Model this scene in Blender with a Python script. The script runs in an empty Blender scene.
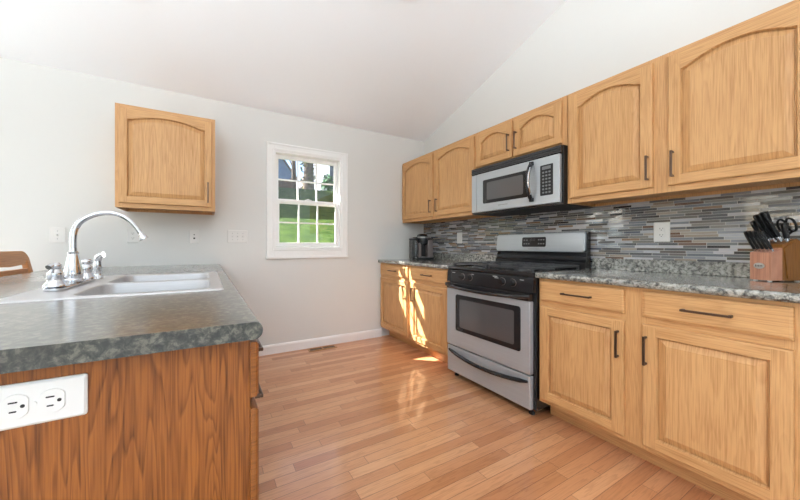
import bpy, bmesh, math, random
from mathutils import Vector, Matrix
C = bpy.context.scene.collection
sc = bpy.context.scene
random.seed(7)
PI = math.pi

# ------------------------------------------------------------------ camera, world, light, exposure
cam_d = bpy.data.cameras.new('camera')
cam = bpy.data.objects.new('camera', cam_d)
C.objects.link(cam)
cam.location = (0, 0, 1.0874)
cam.rotation_euler = (PI/2, 0, -math.radians(27.337))
cam_d.sensor_width = 36.0
cam_d.lens = 299.833/800*36
cam_d.shift_x = 38/800
cam_d.shift_y = -4.2/800
cam_d.clip_start = 0.02
cam_d.clip_end = 300
sc.camera = cam

sc.view_settings.view_transform = 'Standard'
sc.view_settings.look = 'None'
sc.view_settings.gamma = 1.0
sc.view_settings.use_curve_mapping = False
sc.view_settings.exposure = -0.08
sc.cycles.use_denoising = True
sc.cycles.max_bounces = 12
sc.cycles.diffuse_bounces = 6
sc.cycles.transparent_max_bounces = 12
sc.cycles.sample_clamp_indirect = 8.0
sc.cycles.caustics_reflective = False
sc.cycles.caustics_refractive = False

world = bpy.data.worlds.new('sky')
sc.world = world
world.use_nodes = True
wn = world.node_tree.nodes
wl = world.node_tree.links
for n in list(wn):
    wn.remove(n)
sky = wn.new('ShaderNodeTexSky')
sky.sky_type = 'NISHITA'
sky.sun_disc = False
sky.sun_elevation = math.radians(38)
sky.sun_rotation = math.radians(-56)
sky.air_density = 1.0
sky.dust_density = 2.5
bgn = wn.new('ShaderNodeBackground')
bgn.inputs['Strength'].default_value = 0.45
won = wn.new('ShaderNodeOutputWorld')
wl.new(sky.outputs[0], bgn.inputs['Color'])
wl.new(bgn.outputs[0], won.inputs['Surface'])

sun_d = bpy.data.lights.new('sun', 'SUN')
sun_d.energy = 30.0
sun_d.angle = math.radians(0.6)
sun_d.color = (1.0, 0.96, 0.90)
sun = bpy.data.objects.new('sun', sun_d)
C.objects.link(sun)
sun.rotation_euler = Vector((1.2, -0.93, -1.30)).to_track_quat('-Z', 'Y').to_euler()
sun.location = (-6, 8, 9)


def area(name, loc, target, w, h, power, color=(1, 1, 1)):
    d = bpy.data.lights.new(name, 'AREA')
    d.shape = 'RECTANGLE'
    d.size = w
    d.size_y = h
    d.energy = power
    d.color = color
    o = bpy.data.objects.new(name, d)
    C.objects.link(o)
    o.location = loc
    o.rotation_euler = (Vector(target) - Vector(loc)).to_track_quat('-Z', 'Z').to_euler()
    return o


# daylight through the patio door left of the view, and daylight added at assumed doors left and windows behind the camera
DAY = (0.86, 0.94, 1.0)
area('daylight_patio_door', (-2.25, 3.27, 1.08), (-1.9, 0, 1.30), 1.5, 1.9, 40, DAY)
area('added_daylight_left', (-4.26, 0.55, 1.10), (0, 0.55, 1.9), 2.3, 2.0, 14, DAY)
area('added_daylight_back', (-1.2, -3.46, 1.30), (-1.2, 0, 2.3), 3.0, 1.7, 24, DAY)
area('added_daylight_back_side', (1.2, -3.46, 1.45), (1.2, 0, 2.3), 1.3, 1.3, 8, DAY)

# ------------------------------------------------------------------ node helpers / materials
MATS = {}


def newmat(name):
    m = bpy.data.materials.new(name)
    m.use_nodes = True
    nt = m.node_tree
    b = nt.nodes['Principled BSDF']
    MATS[name] = m
    return m, nt, b


def lin(c):
    def f(v):
        v /= 255.0
        return v/12.92 if v <= 0.04045 else ((v+0.055)/1.055)**2.4
    return (f(c[0]), f(c[1]), f(c[2]), 1)


def plain(name, rgb, rough=0.5, metal=0.0, spec=0.5, coat=0.0, emit=None, es=1.0):
    m, nt, b = newmat(name)
    b.inputs['Base Color'].default_value = lin(rgb)
    b.inputs['Roughness'].default_value = rough
    b.inputs['Metallic'].default_value = metal
    b.inputs['Specular IOR Level'].default_value = spec
    b.inputs['Coat Weight'].default_value = coat
    if emit:
        b.inputs['Emission Color'].default_value = lin(emit)
        b.inputs['Emission Strength'].default_value = es
    return m


def N(nt, typ, **kw):
    n = nt.nodes.new(typ)
    for k, v in kw.items():
        setattr(n, k, v)
    return n


def ramp(nt, stops, interp='LINEAR'):
    r = nt.nodes.new('ShaderNodeValToRGB')
    r.color_ramp.interpolation = interp
    e = r.color_ramp.elements
    while len(e) < len(stops):
        e.new(0.5)
    for i, (p, c) in enumerate(stops):
        e[i].position = p
        e[i].color = c
    return r


def math_n(nt, op, a=None, b=None):
    n = nt.nodes.new('ShaderNodeMath')
    n.operation = op
    for i, v in enumerate((a, b)):
        if v is None:
            continue
        if isinstance(v, (int, float)):
            n.inputs[i].default_value = v
        else:
            nt.links.new(v, n.inputs[i])
    return n.outputs[0]


def mapping(nt, scale, loc=(0, 0, 0)):
    tc = nt.nodes.new('ShaderNodeTexCoord')
    mp = nt.nodes.new('ShaderNodeMapping')
    mp.inputs['Scale'].default_value = scale
    mp.inputs['Location'].default_value = loc
    nt.links.new(tc.outputs['Object'], mp.inputs['Vector'])
    return mp.outputs['Vector']


def oak(name, axis, base, dark, ring=22.0, ringmix=0.20, poremix=0.95, rough=0.42, coat=0.04, stretch=14.0, nax='x', fine=1.0):
    """oak with cathedral figure and fine pores, grain along the given axis"""
    m, nt, b = newmat(name)
    ax = 'xyz'.index(axis)
    s1 = [9.0, 9.0, 9.0]
    s1[ax] = 9.0/stretch
    s1['xyz'.index(nax)] = 2.0
    s1 = [v*fine for v in s1]
    v1 = mapping(nt, s1)
    n1 = N(nt, 'ShaderNodeTexNoise')
    n1.inputs['Scale'].default_value = 1.0
    n1.inputs['Detail'].default_value = 2.5
    n1.inputs['Distortion'].default_value = 0.25
    nt.links.new(v1, n1.inputs['Vector'])
    t = math_n(nt, 'MULTIPLY', n1.outputs['Fac'], ring)
    fr = math_n(nt, 'FRACT', t)
    rr = ramp(nt, [(0.0, (0, 0, 0, 1)), (0.55, (0.35, 0.35, 0.35, 1)), (0.85, (1, 1, 1, 1)), (1.0, (0, 0, 0, 1))])
    nt.links.new(fr, rr.inputs['Fac'])
    s2 = [260.0, 260.0, 260.0]
    s2[ax] = 7.0
    s2['xyz'.index(nax)] = 25.0
    v2 = mapping(nt, s2)
    n2 = N(nt, 'ShaderNodeTexNoise')
    n2.inputs['Scale'].default_value = 1.0
    n2.inputs['Detail'].default_value = 3.0
    nt.links.new(v2, n2.inputs['Vector'])
    pr = ramp(nt, [(0.42, (0, 0, 0, 1)), (0.68, (1, 1, 1, 1))])
    nt.links.new(n2.outputs['Fac'], pr.inputs['Fac'])
    s3 = [18.0, 18.0, 18.0]
    s3[ax] = 0.8
    s3['xyz'.index(nax)] = 4.0
    v3 = mapping(nt, s3)
    n3 = N(nt, 'ShaderNodeTexNoise')
    n3.inputs['Scale'].default_value = 1.0
    nt.links.new(v3, n3.inputs['Vector'])
    # pores gather in the dark rings
    a = math_n(nt, 'MULTIPLY', rr.outputs[0], ringmix)
    p = math_n(nt, 'MULTIPLY', pr.outputs[0], math_n(nt, 'MULTIPLY_ADD', rr.outputs[0], poremix))
    p2 = math_n(nt, 'MULTIPLY', pr.outputs[0], poremix*0.5)
    q = math_n(nt, 'MULTIPLY', math_n(nt, 'SUBTRACT', n3.outputs['Fac'], 0.5), 0.5)
    tot = math_n(nt, 'ADD', math_n(nt, 'ADD', a, math_n(nt, 'ADD', p2, math_n(nt, 'MULTIPLY', p, 0.0))), q)
    mix = N(nt, 'ShaderNodeMix', data_type='RGBA')
    mix.inputs[6].default_value = lin(base)
    mix.inputs[7].default_value = lin(dark)
    cl = N(nt, 'ShaderNodeClamp')
    nt.links.new(tot, cl.inputs[0])
    nt.links.new(cl.outputs[0], mix.inputs[0])
    nt.links.new(mix.outputs[2], b.inputs['Base Color'])
    b.inputs['Roughness'].default_value = rough
    b.inputs['Coat Weight'].default_value = coat
    b.inputs['Coat Roughness'].default_value = 0.25
    b.inputs['Specular IOR Level'].default_value = 0.35
    bp = N(nt, 'ShaderNodeBump')
    bp.inputs['Strength'].default_value = 0.06
    bp.inputs['Distance'].default_value = 0.002
    nt.links.new(pr.outputs[0], bp.inputs['Height'])
    nt.links.new(bp.outputs[0], b.inputs['Normal'])
    return m


OAK_B, OAK_D = (214, 167, 114), (168, 116, 66)
OV = oak('oak_vertical', 'z', OAK_B, OAK_D)
OY = oak('oak_along_wall', 'y', OAK_B, OAK_D)
OX = oak('oak_across', 'x', OAK_B, OAK_D, nax='y')
OVB = oak('oak_vertical_back_wall', 'z', OAK_B, OAK_D, nax='y')
PV = oak('oak_veneer', 'z', (157, 95, 42), (92, 48, 18), ring=20.0, ringmix=0.55, poremix=1.0, rough=0.35, nax='y', fine=1.5)
PY = oak('oak_veneer_along', 'y', (150, 92, 44), (90, 48, 20), rough=0.35)
CHW = oak('chair_oak', 'y', (205, 145, 92), (165, 105, 60), rough=0.35)
BLK = oak('block_walnut', 'z', (150, 98, 44), (84, 48, 20), ring=7.0, rough=0.4, nax='y')
BLKF = oak('block_front', 'z', (206, 150, 122), (150, 92, 72), ring=6.0, rough=0.4)

WALL = plain('wall_paint', (224, 224, 221), 0.85, spec=0.2)
CEIL = plain('ceiling_paint', (246, 248, 252), 0.9, spec=0.2)
TRIM = plain('trim_paint', (246, 246, 245), 0.4)
PLAST = plain('white_plastic', (228, 227, 224), 0.35)
SLOT = plain('slot_dark', (40, 38, 36), 0.6)
CHROME = plain('chrome', (212, 213, 216), 0.06, 1.0)
BRONZE = plain('bronze_pull', (98, 78, 66), 0.32, 0.8)
BLACK = plain('black_enamel', (36, 36, 38), 0.14)
LOUV = plain('vent_black', (58, 58, 60), 0.35)
BLACKM = plain('black_matte', (26, 26, 27), 0.5)
IRON = plain('cast_iron', (66, 66, 68), 0.3)
GREYP = plain('grey_print', (190, 190, 190), 0.5)
DISP = plain('display', (30, 36, 40), 0.15)
BUTTON = plain('button_grey', (120, 122, 124), 0.4)
GLASSB = plain('oven_glass', (84, 85, 87), 0.06, spec=1.0, coat=1.0)
MWGL = plain('microwave_glass', (92, 92, 93), 0.18, spec=0.8)
KNIFE = plain('knife_handle', (14, 14, 15), 0.28)
BADGE = plain('badge', (205, 200, 195), 0.3, 0.6)
VENT = plain('vent_metal', (176, 132, 84), 0.4, 0.2)
NICKEL = plain('brushed_nickel', (150, 140, 134), 0.3, 0.9)
DOME = plain('frosted_dome', (245, 242, 235), 0.4, emit=(255, 246, 232), es=0.6)
KSIL = plain('silver_plastic', (170, 166, 165), 0.35, 0.5)
KGREY = plain('graphite_plastic', (122, 112, 110), 0.35)


def steel(name, rgb, rough, axis):
    m, nt, b = newmat(name)
    s = [260.0]*3
    s['xyz'.index(axis)] = 3.0
    v = mapping(nt, s)
    n = N(nt, 'ShaderNodeTexNoise')
    n.inputs['Scale'].default_value = 1.0
    nt.links.new(v, n.inputs['Vector'])
    r = ramp(nt, [(0.3, lin([c*0.98 for c in rgb])), (0.7, lin([min(255, c*1.02) for c in rgb]))])
    nt.links.new(n.outputs['Fac'], r.inputs['Fac'])
    nt.links.new(r.outputs[0], b.inputs['Base Color'])
    b.inputs['Metallic'].default_value = 0.42
    b.inputs['Roughness'].default_value = rough
    return m


STEEL = steel('stainless', (184, 190, 195), 0.36, 'y')
SINKS = steel('sink_steel', (196, 194, 194), 0.34, 'x')


def laminate(name, cols, rough=0.28, sc1=45.0):
    m, nt, b = newmat(name)
    v = mapping(nt, (1, 1, 1))
    n1 = N(nt, 'ShaderNodeTexNoise')
    n1.inputs['Scale'].default_value = sc1
    n1.inputs['Detail'].default_value = 5.0
    n1.inputs['Roughness'].default_value = 0.68
    n1.inputs['Distortion'].default_value = 0.4
    nt.links.new(v, n1.inputs['Vector'])
    r = ramp(nt, [(p, lin(c)) for p, c in cols])
    nt.links.new(n1.outputs['Fac'], r.inputs['Fac'])
    n2 = N(nt, 'ShaderNodeTexNoise')
    n2.inputs['Scale'].default_value = sc1*0.28
    n2.inputs['Detail'].default_value = 3.0
    nt.links.new(v, n2.inputs['Vector'])
    mx = N(nt, 'ShaderNodeMix', data_type='RGBA', blend_type='SOFT_LIGHT')
    mx.inputs[0].default_value = 0.35
    nt.links.new(r.outputs[0], mx.inputs[6])
    r2 = ramp(nt, [(0.35, (0.15, 0.15, 0.15, 1)), (0.65, (0.85, 0.85, 0.8, 1))])
    nt.links.new(n2.outputs['Fac'], r2.inputs['Fac'])
    nt.links.new(r2.outputs[0], mx.inputs[7])
    nt.links.new(mx.outputs[2], b.inputs['Base Color'])
    b.inputs['Roughness'].default_value = rough
    b.inputs['Specular IOR Level'].default_value = 0.6
    b.inputs['Coat Weight'].default_value = 1.0
    b.inputs['Coat Roughness'].default_value = 0.17
    return m


LAMD = laminate('laminate_green_granite', [(0.34, (20, 21, 20)), (0.43, (36, 38, 35)), (0.52, (62, 62, 55)), (0.62, (102, 100, 88)), (0.76, (42, 43, 40))], 0.3, 60.0)
LAMW = laminate('laminate_grey_granite', [(0.34, (36, 38, 40)), (0.43, (92, 93, 90)), (0.52, (144, 144, 138)), (0.64, (178, 178, 174)), (0.78, (88, 88, 84))], 0.2, 55.0)


def floor_mat():
    m, nt, b = newmat('oak_strip_floor')
    tc = N(nt, 'ShaderNodeTexCoord')
    sp = N(nt, 'ShaderNodeSeparateXYZ')
    nt.links.new(tc.outputs['Object'], sp.inputs[0])
    W = 0.0572
    yr = math_n(nt, 'DIVIDE', sp.outputs['Y'], W)
    row = math_n(nt, 'FLOOR', yr)
    yf = math_n(nt, 'FRACT', yr)
    wn1 = N(nt, 'ShaderNodeTexWhiteNoise', noise_dimensions='1D')
    nt.links.new(row, wn1.inputs['W'])
    xs = math_n(nt, 'ADD', math_n(nt, 'DIVIDE', sp.outputs['X'], 0.75), math_n(nt, 'MULTIPLY', wn1.outputs['Value'], 37.0))
    w = math_n(nt, 'ADD', xs, math_n(nt, 'MULTIPLY', row, 61.0))
    vo = N(nt, 'ShaderNodeTexVoronoi', voronoi_dimensions='1D', feature='F1')
    vo.inputs['Scale'].default_value = 1.0
    vo.inputs['Randomness'].default_value = 0.8
    nt.links.new(w, vo.inputs['W'])
    ve = N(nt, 'ShaderNodeTexVoronoi', voronoi_dimensions='1D', feature='DISTANCE_TO_EDGE')
    ve.inputs['Scale'].default_value = 1.0
    ve.inputs['Randomness'].default_value = 0.8
    nt.links.new(w, ve.inputs['W'])
    sr = N(nt, 'ShaderNodeSeparateColor')
    nt.links.new(vo.outputs['Color'], sr.inputs[0])
    r = ramp(nt, [(0.0, lin((192, 130, 87))), (0.3, lin((208, 148, 104))), (0.65, lin((216, 158, 114))), (1.0, lin((226, 172, 128)))])
    nt.links.new(sr.outputs[0], r.inputs['Fac'])
    # grain in each strip
    cx = N(nt, 'ShaderNodeCombineXYZ')
    nt.links.new(math_n(nt, 'MULTIPLY', sp.outputs['X'], 2.2), cx.inputs[0])
    nt.links.new(math_n(nt, 'MULTIPLY', sp.outputs['Y'], 34.0), cx.inputs[1])
    nt.links.new(math_n(nt, 'MULTIPLY', sr.outputs[1], 50.0), cx.inputs[2])
    n1 = N(nt, 'ShaderNodeTexNoise')
    n1.inputs['Scale'].default_value = 1.0
    n1.inputs['Detail'].default_value = 3.0
    nt.links.new(cx.outputs[0], n1.inputs['Vector'])
    fr = math_n(nt, 'FRACT', math_n(nt, 'MULTIPLY', n1.outputs['Fac'], 7.0))
    rr = ramp(nt, [(0.0, (1, 1, 1, 1)), (0.6, (0.93, 0.92, 0.9, 1)), (0.86, (0.78, 0.74, 0.7, 1)), (1.0, (1, 1, 1, 1))])
    nt.links.new(fr, rr.inputs['Fac'])
    mx = N(nt, 'ShaderNodeMix', data_type='RGBA', blend_type='MULTIPLY')
    mx.inputs[0].default_value = 0.8
    nt.links.new(r.outputs[0], mx.inputs[6])
    nt.links.new(rr.outputs[0], mx.inputs[7])
    # joints
    dy = math_n(nt, 'MINIMUM', yf, math_n(nt, 'SUBTRACT', 1.0, yf))
    jy = math_n(nt, 'GREATER_THAN', 0.022, dy)
    jx = math_n(nt, 'GREATER_THAN', 0.0016, ve.outputs['Distance'])
    j = math_n(nt, 'MAXIMUM', jy, jx)
    m2 = N(nt, 'ShaderNodeMix', data_type='RGBA')
    nt.links.new(math_n(nt, 'MULTIPLY', j, 0.75), m2.inputs[0])
    nt.links.new(mx.outputs[2], m2.inputs[6])
    m2.inputs[7].default_value = lin((124, 80, 52))
    nt.links.new(m2.outputs[2], b.inputs['Base Color'])
    b.inputs['Roughness'].default_value = 0.3
    b.inputs['Coat Weight'].default_value = 0.7
    b.inputs['Coat Roughness'].default_value = 0.09
    b.inputs['Specular IOR Level'].default_value = 0.5
    bp = N(nt, 'ShaderNodeBump')
    bp.inputs['Strength'].default_value = 0.25
    bp.inputs['Distance'].default_value = 0.001
    bp.invert = True
    nt.links.new(j, bp.inputs['Height'])
    nt.links.new(bp.outputs[0], b.inputs['Normal'])
    return m


FLOOR = floor_mat()
BOUNCE_FLOOR = plain('pale_bounce_floor', (206, 202, 196), 0.95, spec=0.05)  # unseen pale floor, added to cut the orange bounce light


def mosaic():
    m, nt, b = newmat('linear_mosaic')
    tc = N(nt, 'ShaderNodeTexCoord')
    sp = N(nt, 'ShaderNodeSeparateXYZ')
    nt.links.new(tc.outputs['Object'], sp.inputs[0])
    H = 0.0158
    zr = math_n(nt, 'DIVIDE', sp.outputs['Z'], H)
    row = math_n(nt, 'FLOOR', zr)
    zf = math_n(nt, 'FRACT', zr)
    wn1 = N(nt, 'ShaderNodeTexWhiteNoise', noise_dimensions='1D')
    nt.links.new(row, wn1.inputs['W'])
    w = math_n(nt, 'ADD', math_n(nt, 'ADD', math_n(nt, 'DIVIDE', sp.outputs['Y'], 0.105), math_n(nt, 'MULTIPLY', wn1.outputs['Value'], 23.0)), math_n(nt, 'MULTIPLY', row, 97.0))
    vo = N(nt, 'ShaderNodeTexVoronoi', voronoi_dimensions='1D', feature='F1')
    ve = N(nt, 'ShaderNodeTexVoronoi', voronoi_dimensions='1D', feature='DISTANCE_TO_EDGE')
    for v in (vo, ve):
        v.inputs['Scale'].default_value = 1.0
        v.inputs['Randomness'].default_value = 0.95
        nt.links.new(w, v.inputs['W'])
    sr = N(nt, 'ShaderNodeSeparateColor')
    nt.links.new(vo.outputs['Color'], sr.inputs[0])
    pal = [(0.0, (112, 115, 119)), (0.10, (146, 150, 156)), (0.20, (84, 86, 89)), (0.30, (180, 183, 190)), (0.42, (128, 126, 121)),
           (0.52, (114, 120, 130)), (0.60, (198, 199, 204)), (0.69, (94, 88, 83)), (0.77, (160, 149, 135)), (0.82, (46, 43, 44)),
           (0.88, (104, 75, 56)), (0.92, (140, 109, 82)), (0.95, (72, 80, 96))]
    r = ramp(nt, [(p, lin(c)) for p, c in pal], 'CONSTANT')
    nt.links.new(sr.outputs[0], r.inputs['Fac'])
    # streaks of the stone and glass pieces
    cx = N(nt, 'ShaderNodeCombineXYZ')
    nt.links.new(math_n(nt, 'MULTIPLY', sp.outputs['Y'], 18.0), cx.inputs[0])
    nt.links.new(math_n(nt, 'MULTIPLY', sp.outputs['Z'], 120.0), cx.inputs[1])
    nt.links.new(math_n(nt, 'MULTIPLY', sr.outputs[2], 9.0), cx.inputs[2])
    n1 = N(nt, 'ShaderNodeTexNoise')
    n1.inputs['Scale'].default_value = 1.0
    nt.links.new(cx.outputs[0], n1.inputs['Vector'])
    rr = ramp(nt, [(0.3, (0.8, 0.78, 0.76, 1)), (0.7, (1, 1, 1, 1))])
    nt.links.new(n1.outputs['Fac'], rr.inputs['Fac'])
    mx = N(nt, 'ShaderNodeMix', data_type='RGBA', blend_type='MULTIPLY')
    mx.inputs[0].default_value = 0.8
    nt.links.new(r.outputs[0], mx.inputs[6])
    nt.links.new(rr.outputs[0], mx.inputs[7])
    dz = math_n(nt, 'MINIMUM', zf, math_n(nt, 'SUBTRACT', 1.0, zf))
    j = math_n(nt, 'MAXIMUM', math_n(nt, 'GREATER_THAN', 0.055, dz), math_n(nt, 'GREATER_THAN', 0.009, ve.outputs['Distance']))
    m2 = N(nt, 'ShaderNodeMix', data_type='RGBA')
    nt.links.new(j, m2.inputs[0])
    nt.links.new(mx.outputs[2], m2.inputs[6])
    m2.inputs[7].default_value = lin((205, 202, 196))
    nt.links.new(m2.outputs[2], b.inputs['Base Color'])
    # glass pieces are glossy, stone pieces satin
    rg = ramp(nt, [(0.0, (0.05, 0.05, 0.05, 1)), (0.55, (0.35, 0.35, 0.35, 1))], 'CONSTANT')
    nt.links.new(sr.outputs[1], rg.inputs['Fac'])
    nt.links.new(math_n(nt, 'MAXIMUM', rg.outputs[0], math_n(nt, 'MULTIPLY', j, 0.8)), b.inputs['Roughness'])
    b.inputs['Specular IOR Level'].default_value = 0.6
    bp = N(nt, 'ShaderNodeBump')
    bp.inputs['Strength'].default_value = 0.3
    bp.inputs['Distance'].default_value = 0.001
    bp.invert = True
    nt.links.new(math_n(nt, 'ADD', j, math_n(nt, 'MULTIPLY', sr.outputs[2], 0.6)), bp.inputs['Height'])
    nt.links.new(bp.outputs[0], b.inputs['Normal'])
    return m


TILE = mosaic()


def pane_mat(name, tint=(1, 1, 1, 1), refl=0.06):
    m = bpy.data.materials.new(name)
    m.use_nodes = True
    nt = m.node_tree
    nt.nodes.clear()
    o = N(nt, 'ShaderNodeOutputMaterial')
    t = N(nt, 'ShaderNodeBsdfTransparent')
    t.inputs[0].default_value = tint
    g = N(nt, 'ShaderNodeBsdfGlossy')
    g.inputs['Roughness'].default_value = 0.02
    mx = N(nt, 'ShaderNodeMixShader')
    mx.inputs[0].default_value = refl
    nt.links.new(t.outputs[0], mx.inputs[1])
    nt.links.new(g.outputs[0], mx.inputs[2])
    nt.links.new(mx.outputs[0], o.inputs[0])
    return m


PANE = pane_mat('window_glass')
RESV = pane_mat('reservoir_plastic', (0.68, 0.66, 0.66, 1), 0.1)


def noisy(name, c1, c2, scale, rough=0.9):
    m, nt, b = newmat(name)
    v = mapping(nt, (1, 1, 1))
    n = N(nt, 'ShaderNodeTexNoise')
    n.inputs['Scale'].default_value = scale
    n.inputs['Detail'].default_value = 4.0
    nt.links.new(v, n.inputs['Vector'])
    r = ramp(nt, [(0.35, lin(c1)), (0.65, lin(c2))])
    nt.links.new(n.outputs['Fac'], r.inputs['Fac'])
    nt.links.new(r.outputs[0], b.inputs['Base Color'])
    b.inputs['Roughness'].default_value = rough
    b.inputs['Specular IOR Level'].default_value = 0.1
    return m


LAWN = noisy('lawn', (40, 66, 22), (70, 92, 36), 3.5)
SIDEB = noisy('siding_blue', (108, 128, 160), (120, 140, 172), 2)
SIDEW = noisy('siding_white', (176, 176, 174), (186, 186, 184), 2)
SIDEG = noisy('siding_grey', (112, 118, 130), (124, 130, 142), 2)
SHING = noisy('shingles', (92, 88, 92), (116, 110, 112), 6)
BARK = noisy('bark', (88, 78, 72), (122, 112, 100), 6)
IVY = noisy('ivy', (78, 88, 46), (120, 124, 74), 5)
FENCE = noisy('weathered_boards', (92, 74, 60), (122, 100, 84), 5)
SHRUB = noisy('shrub_leaves', (70, 110, 84), (100, 140, 100), 7)
WIN = plain('far_window', (60, 70, 84), 0.2)

# ------------------------------------------------------------------ mesh helpers
OFF = {}


def tag(o, label=None, cat=None, group=None, kind=None):
    if label:
        o['label'] = label
    if cat:
        o['category'] = cat
    if group:
        o['group'] = group
    if kind:
        o['kind'] = kind
    return o


def thing(name, label, cat, loc, group=None, rotz=0.0):
    o = bpy.data.objects.new(name, None)
    o.empty_display_size = 0.1
    C.objects.link(o)
    o.location = loc
    o.rotation_euler = (0, 0, rotz)
    OFF[o] = Vector(loc)
    return tag(o, label, cat, group)


def obj(name, bm, mat, parent=None, smooth=False, loc=None, local=False, label=None):
    """link a bmesh as one mesh object; coordinates are world ones unless local"""
    bmesh.ops.remove_doubles(bm, verts=bm.verts, dist=1e-6)
    bmesh.ops.recalc_face_normals(bm, faces=bm.faces)
    off = Vector((0, 0, 0))
    if not local:
        off = OFF[parent] if parent else Vector(loc or (0, 0, 0))
        bmesh.ops.translate(bm, verts=bm.verts, vec=-off)
    me = bpy.data.meshes.new(name)
    bm.to_mesh(me)
    bm.free()
    for mm in (mat if isinstance(mat, (list, tuple)) else [mat]):
        me.materials.append(mm)
    if smooth:
        me.polygons.foreach_set('use_smooth', [True]*len(me.polygons))
        me.set_sharp_from_angle(angle=math.radians(38))
    o = bpy.data.objects.new(name, me)
    C.objects.link(o)
    if parent:
        o.parent = parent
        OFF[o] = OFF.get(parent, Vector((0, 0, 0)))
    else:
        o.location = off
        OFF[o] = off
    if label:
        o['label'] = label
    return o


def struct(name, bm, mat, parent=None, smooth=False):
    o = obj(name, bm, mat, parent, smooth)
    if not parent:
        o['kind'] = 'structure'
    return o


def BM():
    return bmesh.new()


def box(bm, x0, x1, y0, y1, z0, z1, bev=0.0, seg=2, mi=0):
    t = bmesh.new()
    vs = [t.verts.new((x, y, z)) for x in (x0, x1) for y in (y0, y1) for z in (z0, z1)]
    for f in ((0, 1, 3, 2), (4, 6, 7, 5), (0, 4, 5, 1), (2, 3, 7, 6), (0, 2, 6, 4), (1, 5, 7, 3)):
        t.faces.new([vs[i] for i in f])
    if bev > 0:
        bmesh.ops.bevel(t, geom=list(t.edges), offset=bev, segments=seg, profile=0.5, affect='EDGES')
    merge(bm, t, mi)
    return bm


def merge(bm, t, mi=0, M=None):
    mp = {}
    for v in t.verts:
        co = M @ v.co if M is not None else v.co
        mp[v] = bm.verts.new(co)
    for f in t.faces:
        try:
            nf = bm.faces.new([mp[v] for v in f.verts])
            nf.material_index = mi if mi else f.material_index
        except ValueError:
            pass
    t.free()


def tube(bm, pts, rad, seg=12, cap=True, mi=0):
    pts = [Vector(p) for p in pts]
    n = len(pts)
    rs = rad if isinstance(rad, (list, tuple)) else [rad]*n
    prev = None
    rings = []
    for i, p in enumerate(pts):
        d = (pts[min(i+1, n-1)] - pts[max(i-1, 0)]).normalized()
        if prev is None:
            a = Vector((0, 0, 1)) if abs(d.z) < 0.9 else Vector((0, 1, 0))
            x = d.cross(a).normalized()
        else:
            x = (prev - d*prev.dot(d)).normalized()
        prev = x
        y = d.cross(x)
        rings.append([bm.verts.new(p + (x*math.cos(2*PI*k/seg) + y*math.sin(2*PI*k/seg))*rs[i]) for k in range(seg)])
    for i in range(n-1):
        for k in range(seg):
            f = bm.faces.new((rings[i][k], rings[i][(k+1) % seg], rings[i+1][(k+1) % seg], rings[i+1][k]))
            f.material_index = mi
    if cap:
        bm.faces.new(rings[0][::-1]).material_index = mi
        bm.faces.new(rings[-1]).material_index = mi
    return bm


def lathe(bm, prof, cx=0, cy=0, seg=24, M=None, mi=0):
    """prof: list of (radius, z)"""
    rings = []
    for r, z in prof:
        if r < 1e-6:
            co = Vector((cx, cy, z))
            rings.append([bm.verts.new(M @ co if M else co)])
        else:
            ring = []
            for k in range(seg):
                co = Vector((cx + r*math.cos(2*PI*k/seg), cy + r*math.sin(2*PI*k/seg), z))
                ring.append(bm.verts.new(M @ co if M else co))
            rings.append(ring)
    for a, b in zip(rings, rings[1:]):
        for k in range(seg):
            k2 = (k+1) % seg
            if len(a) == 1 and len(b) == 1:
                continue
            if len(a) == 1:
                f = bm.faces.new((a[0], b[k2], b[k]))
            elif len(b) == 1:
                f = bm.faces.new((a[k], a[k2], b[0]))
            else:
                f = bm.faces.new((a[k], a[k2], b[k2], b[k]))
            f.material_index = mi
    if len(rings[0]) > 1:
        bm.faces.new(rings[0][::-1]).material_index = mi
    if len(rings[-1]) > 1:
        bm.faces.new(rings[-1]).material_index = mi
    return bm


def prism(bm, poly, a0, a1, axis='y', mi=0):
    """extrude a 2D polygon along an axis (poly in the two other axes, in xyz order)"""
    def P(p, a):
        return {'x': (a, p[0], p[1]), 'y': (p[0], a, p[1]), 'z': (p[0], p[1], a)}[axis]
    A = [bm.verts.new(P(p, a0)) for p in poly]
    B = [bm.verts.new(P(p, a1)) for p in poly]
    n = len(poly)
    for i in range(n):
        bm.faces.new((A[i], A[(i+1) % n], B[(i+1) % n], B[i])).material_index = mi
    bm.faces.new(A[::-1]).material_index = mi
    bm.faces.new(B).material_index = mi
    return bm


def rrect(x0, x1, y0, y1, r, seg=4):
    out = []
    for cx, cy, a in ((x1-r, y1-r, 0), (x0+r, y1-r, 90), (x0+r, y0+r, 180), (x1-r, y0+r, 270)):
        for k in range(seg+1):
            t = math.radians(a + 90*k/seg)
            out.append((cx + r*math.cos(t), cy + r*math.sin(t)))
    return out


def loft(bm, loops, cap0=True, cap1=True, mi=0):
    R = [[bm.verts.new(p) for p in L] for L in loops]
    n = len(R[0])
    for a, b in zip(R, R[1:]):
        for k in range(n):
            bm.faces.new((a[k], a[(k+1) % n], b[(k+1) % n], b[k])).material_index = mi
    if cap0:
        bm.faces.new(R[0][::-1]).material_index = mi
    if cap1:
        bm.faces.new(R[-1]).material_index = mi
    return bm


# frames of the cabinet faces: (u, w, n) -> world; n points out of the face
def face_right(X):      # right wall, faces -X;  u = Y
    return lambda u, w, n: Vector((X - n, u, w))


def face_back(Y):       # back wall, faces -Y;  u = X
    return lambda u, w, n: Vector((u, Y - n, w))


def face_aisle(X):      # peninsula, faces +X;  u = Y
    return lambda u, w, n: Vector((X + n, u, w))


def quad(bm, F, pts, mi=0):
    f = bm.faces.new([bm.verts.new(F(*p)) for p in pts])
    f.material_index = mi
    return f


NA = 14


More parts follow.
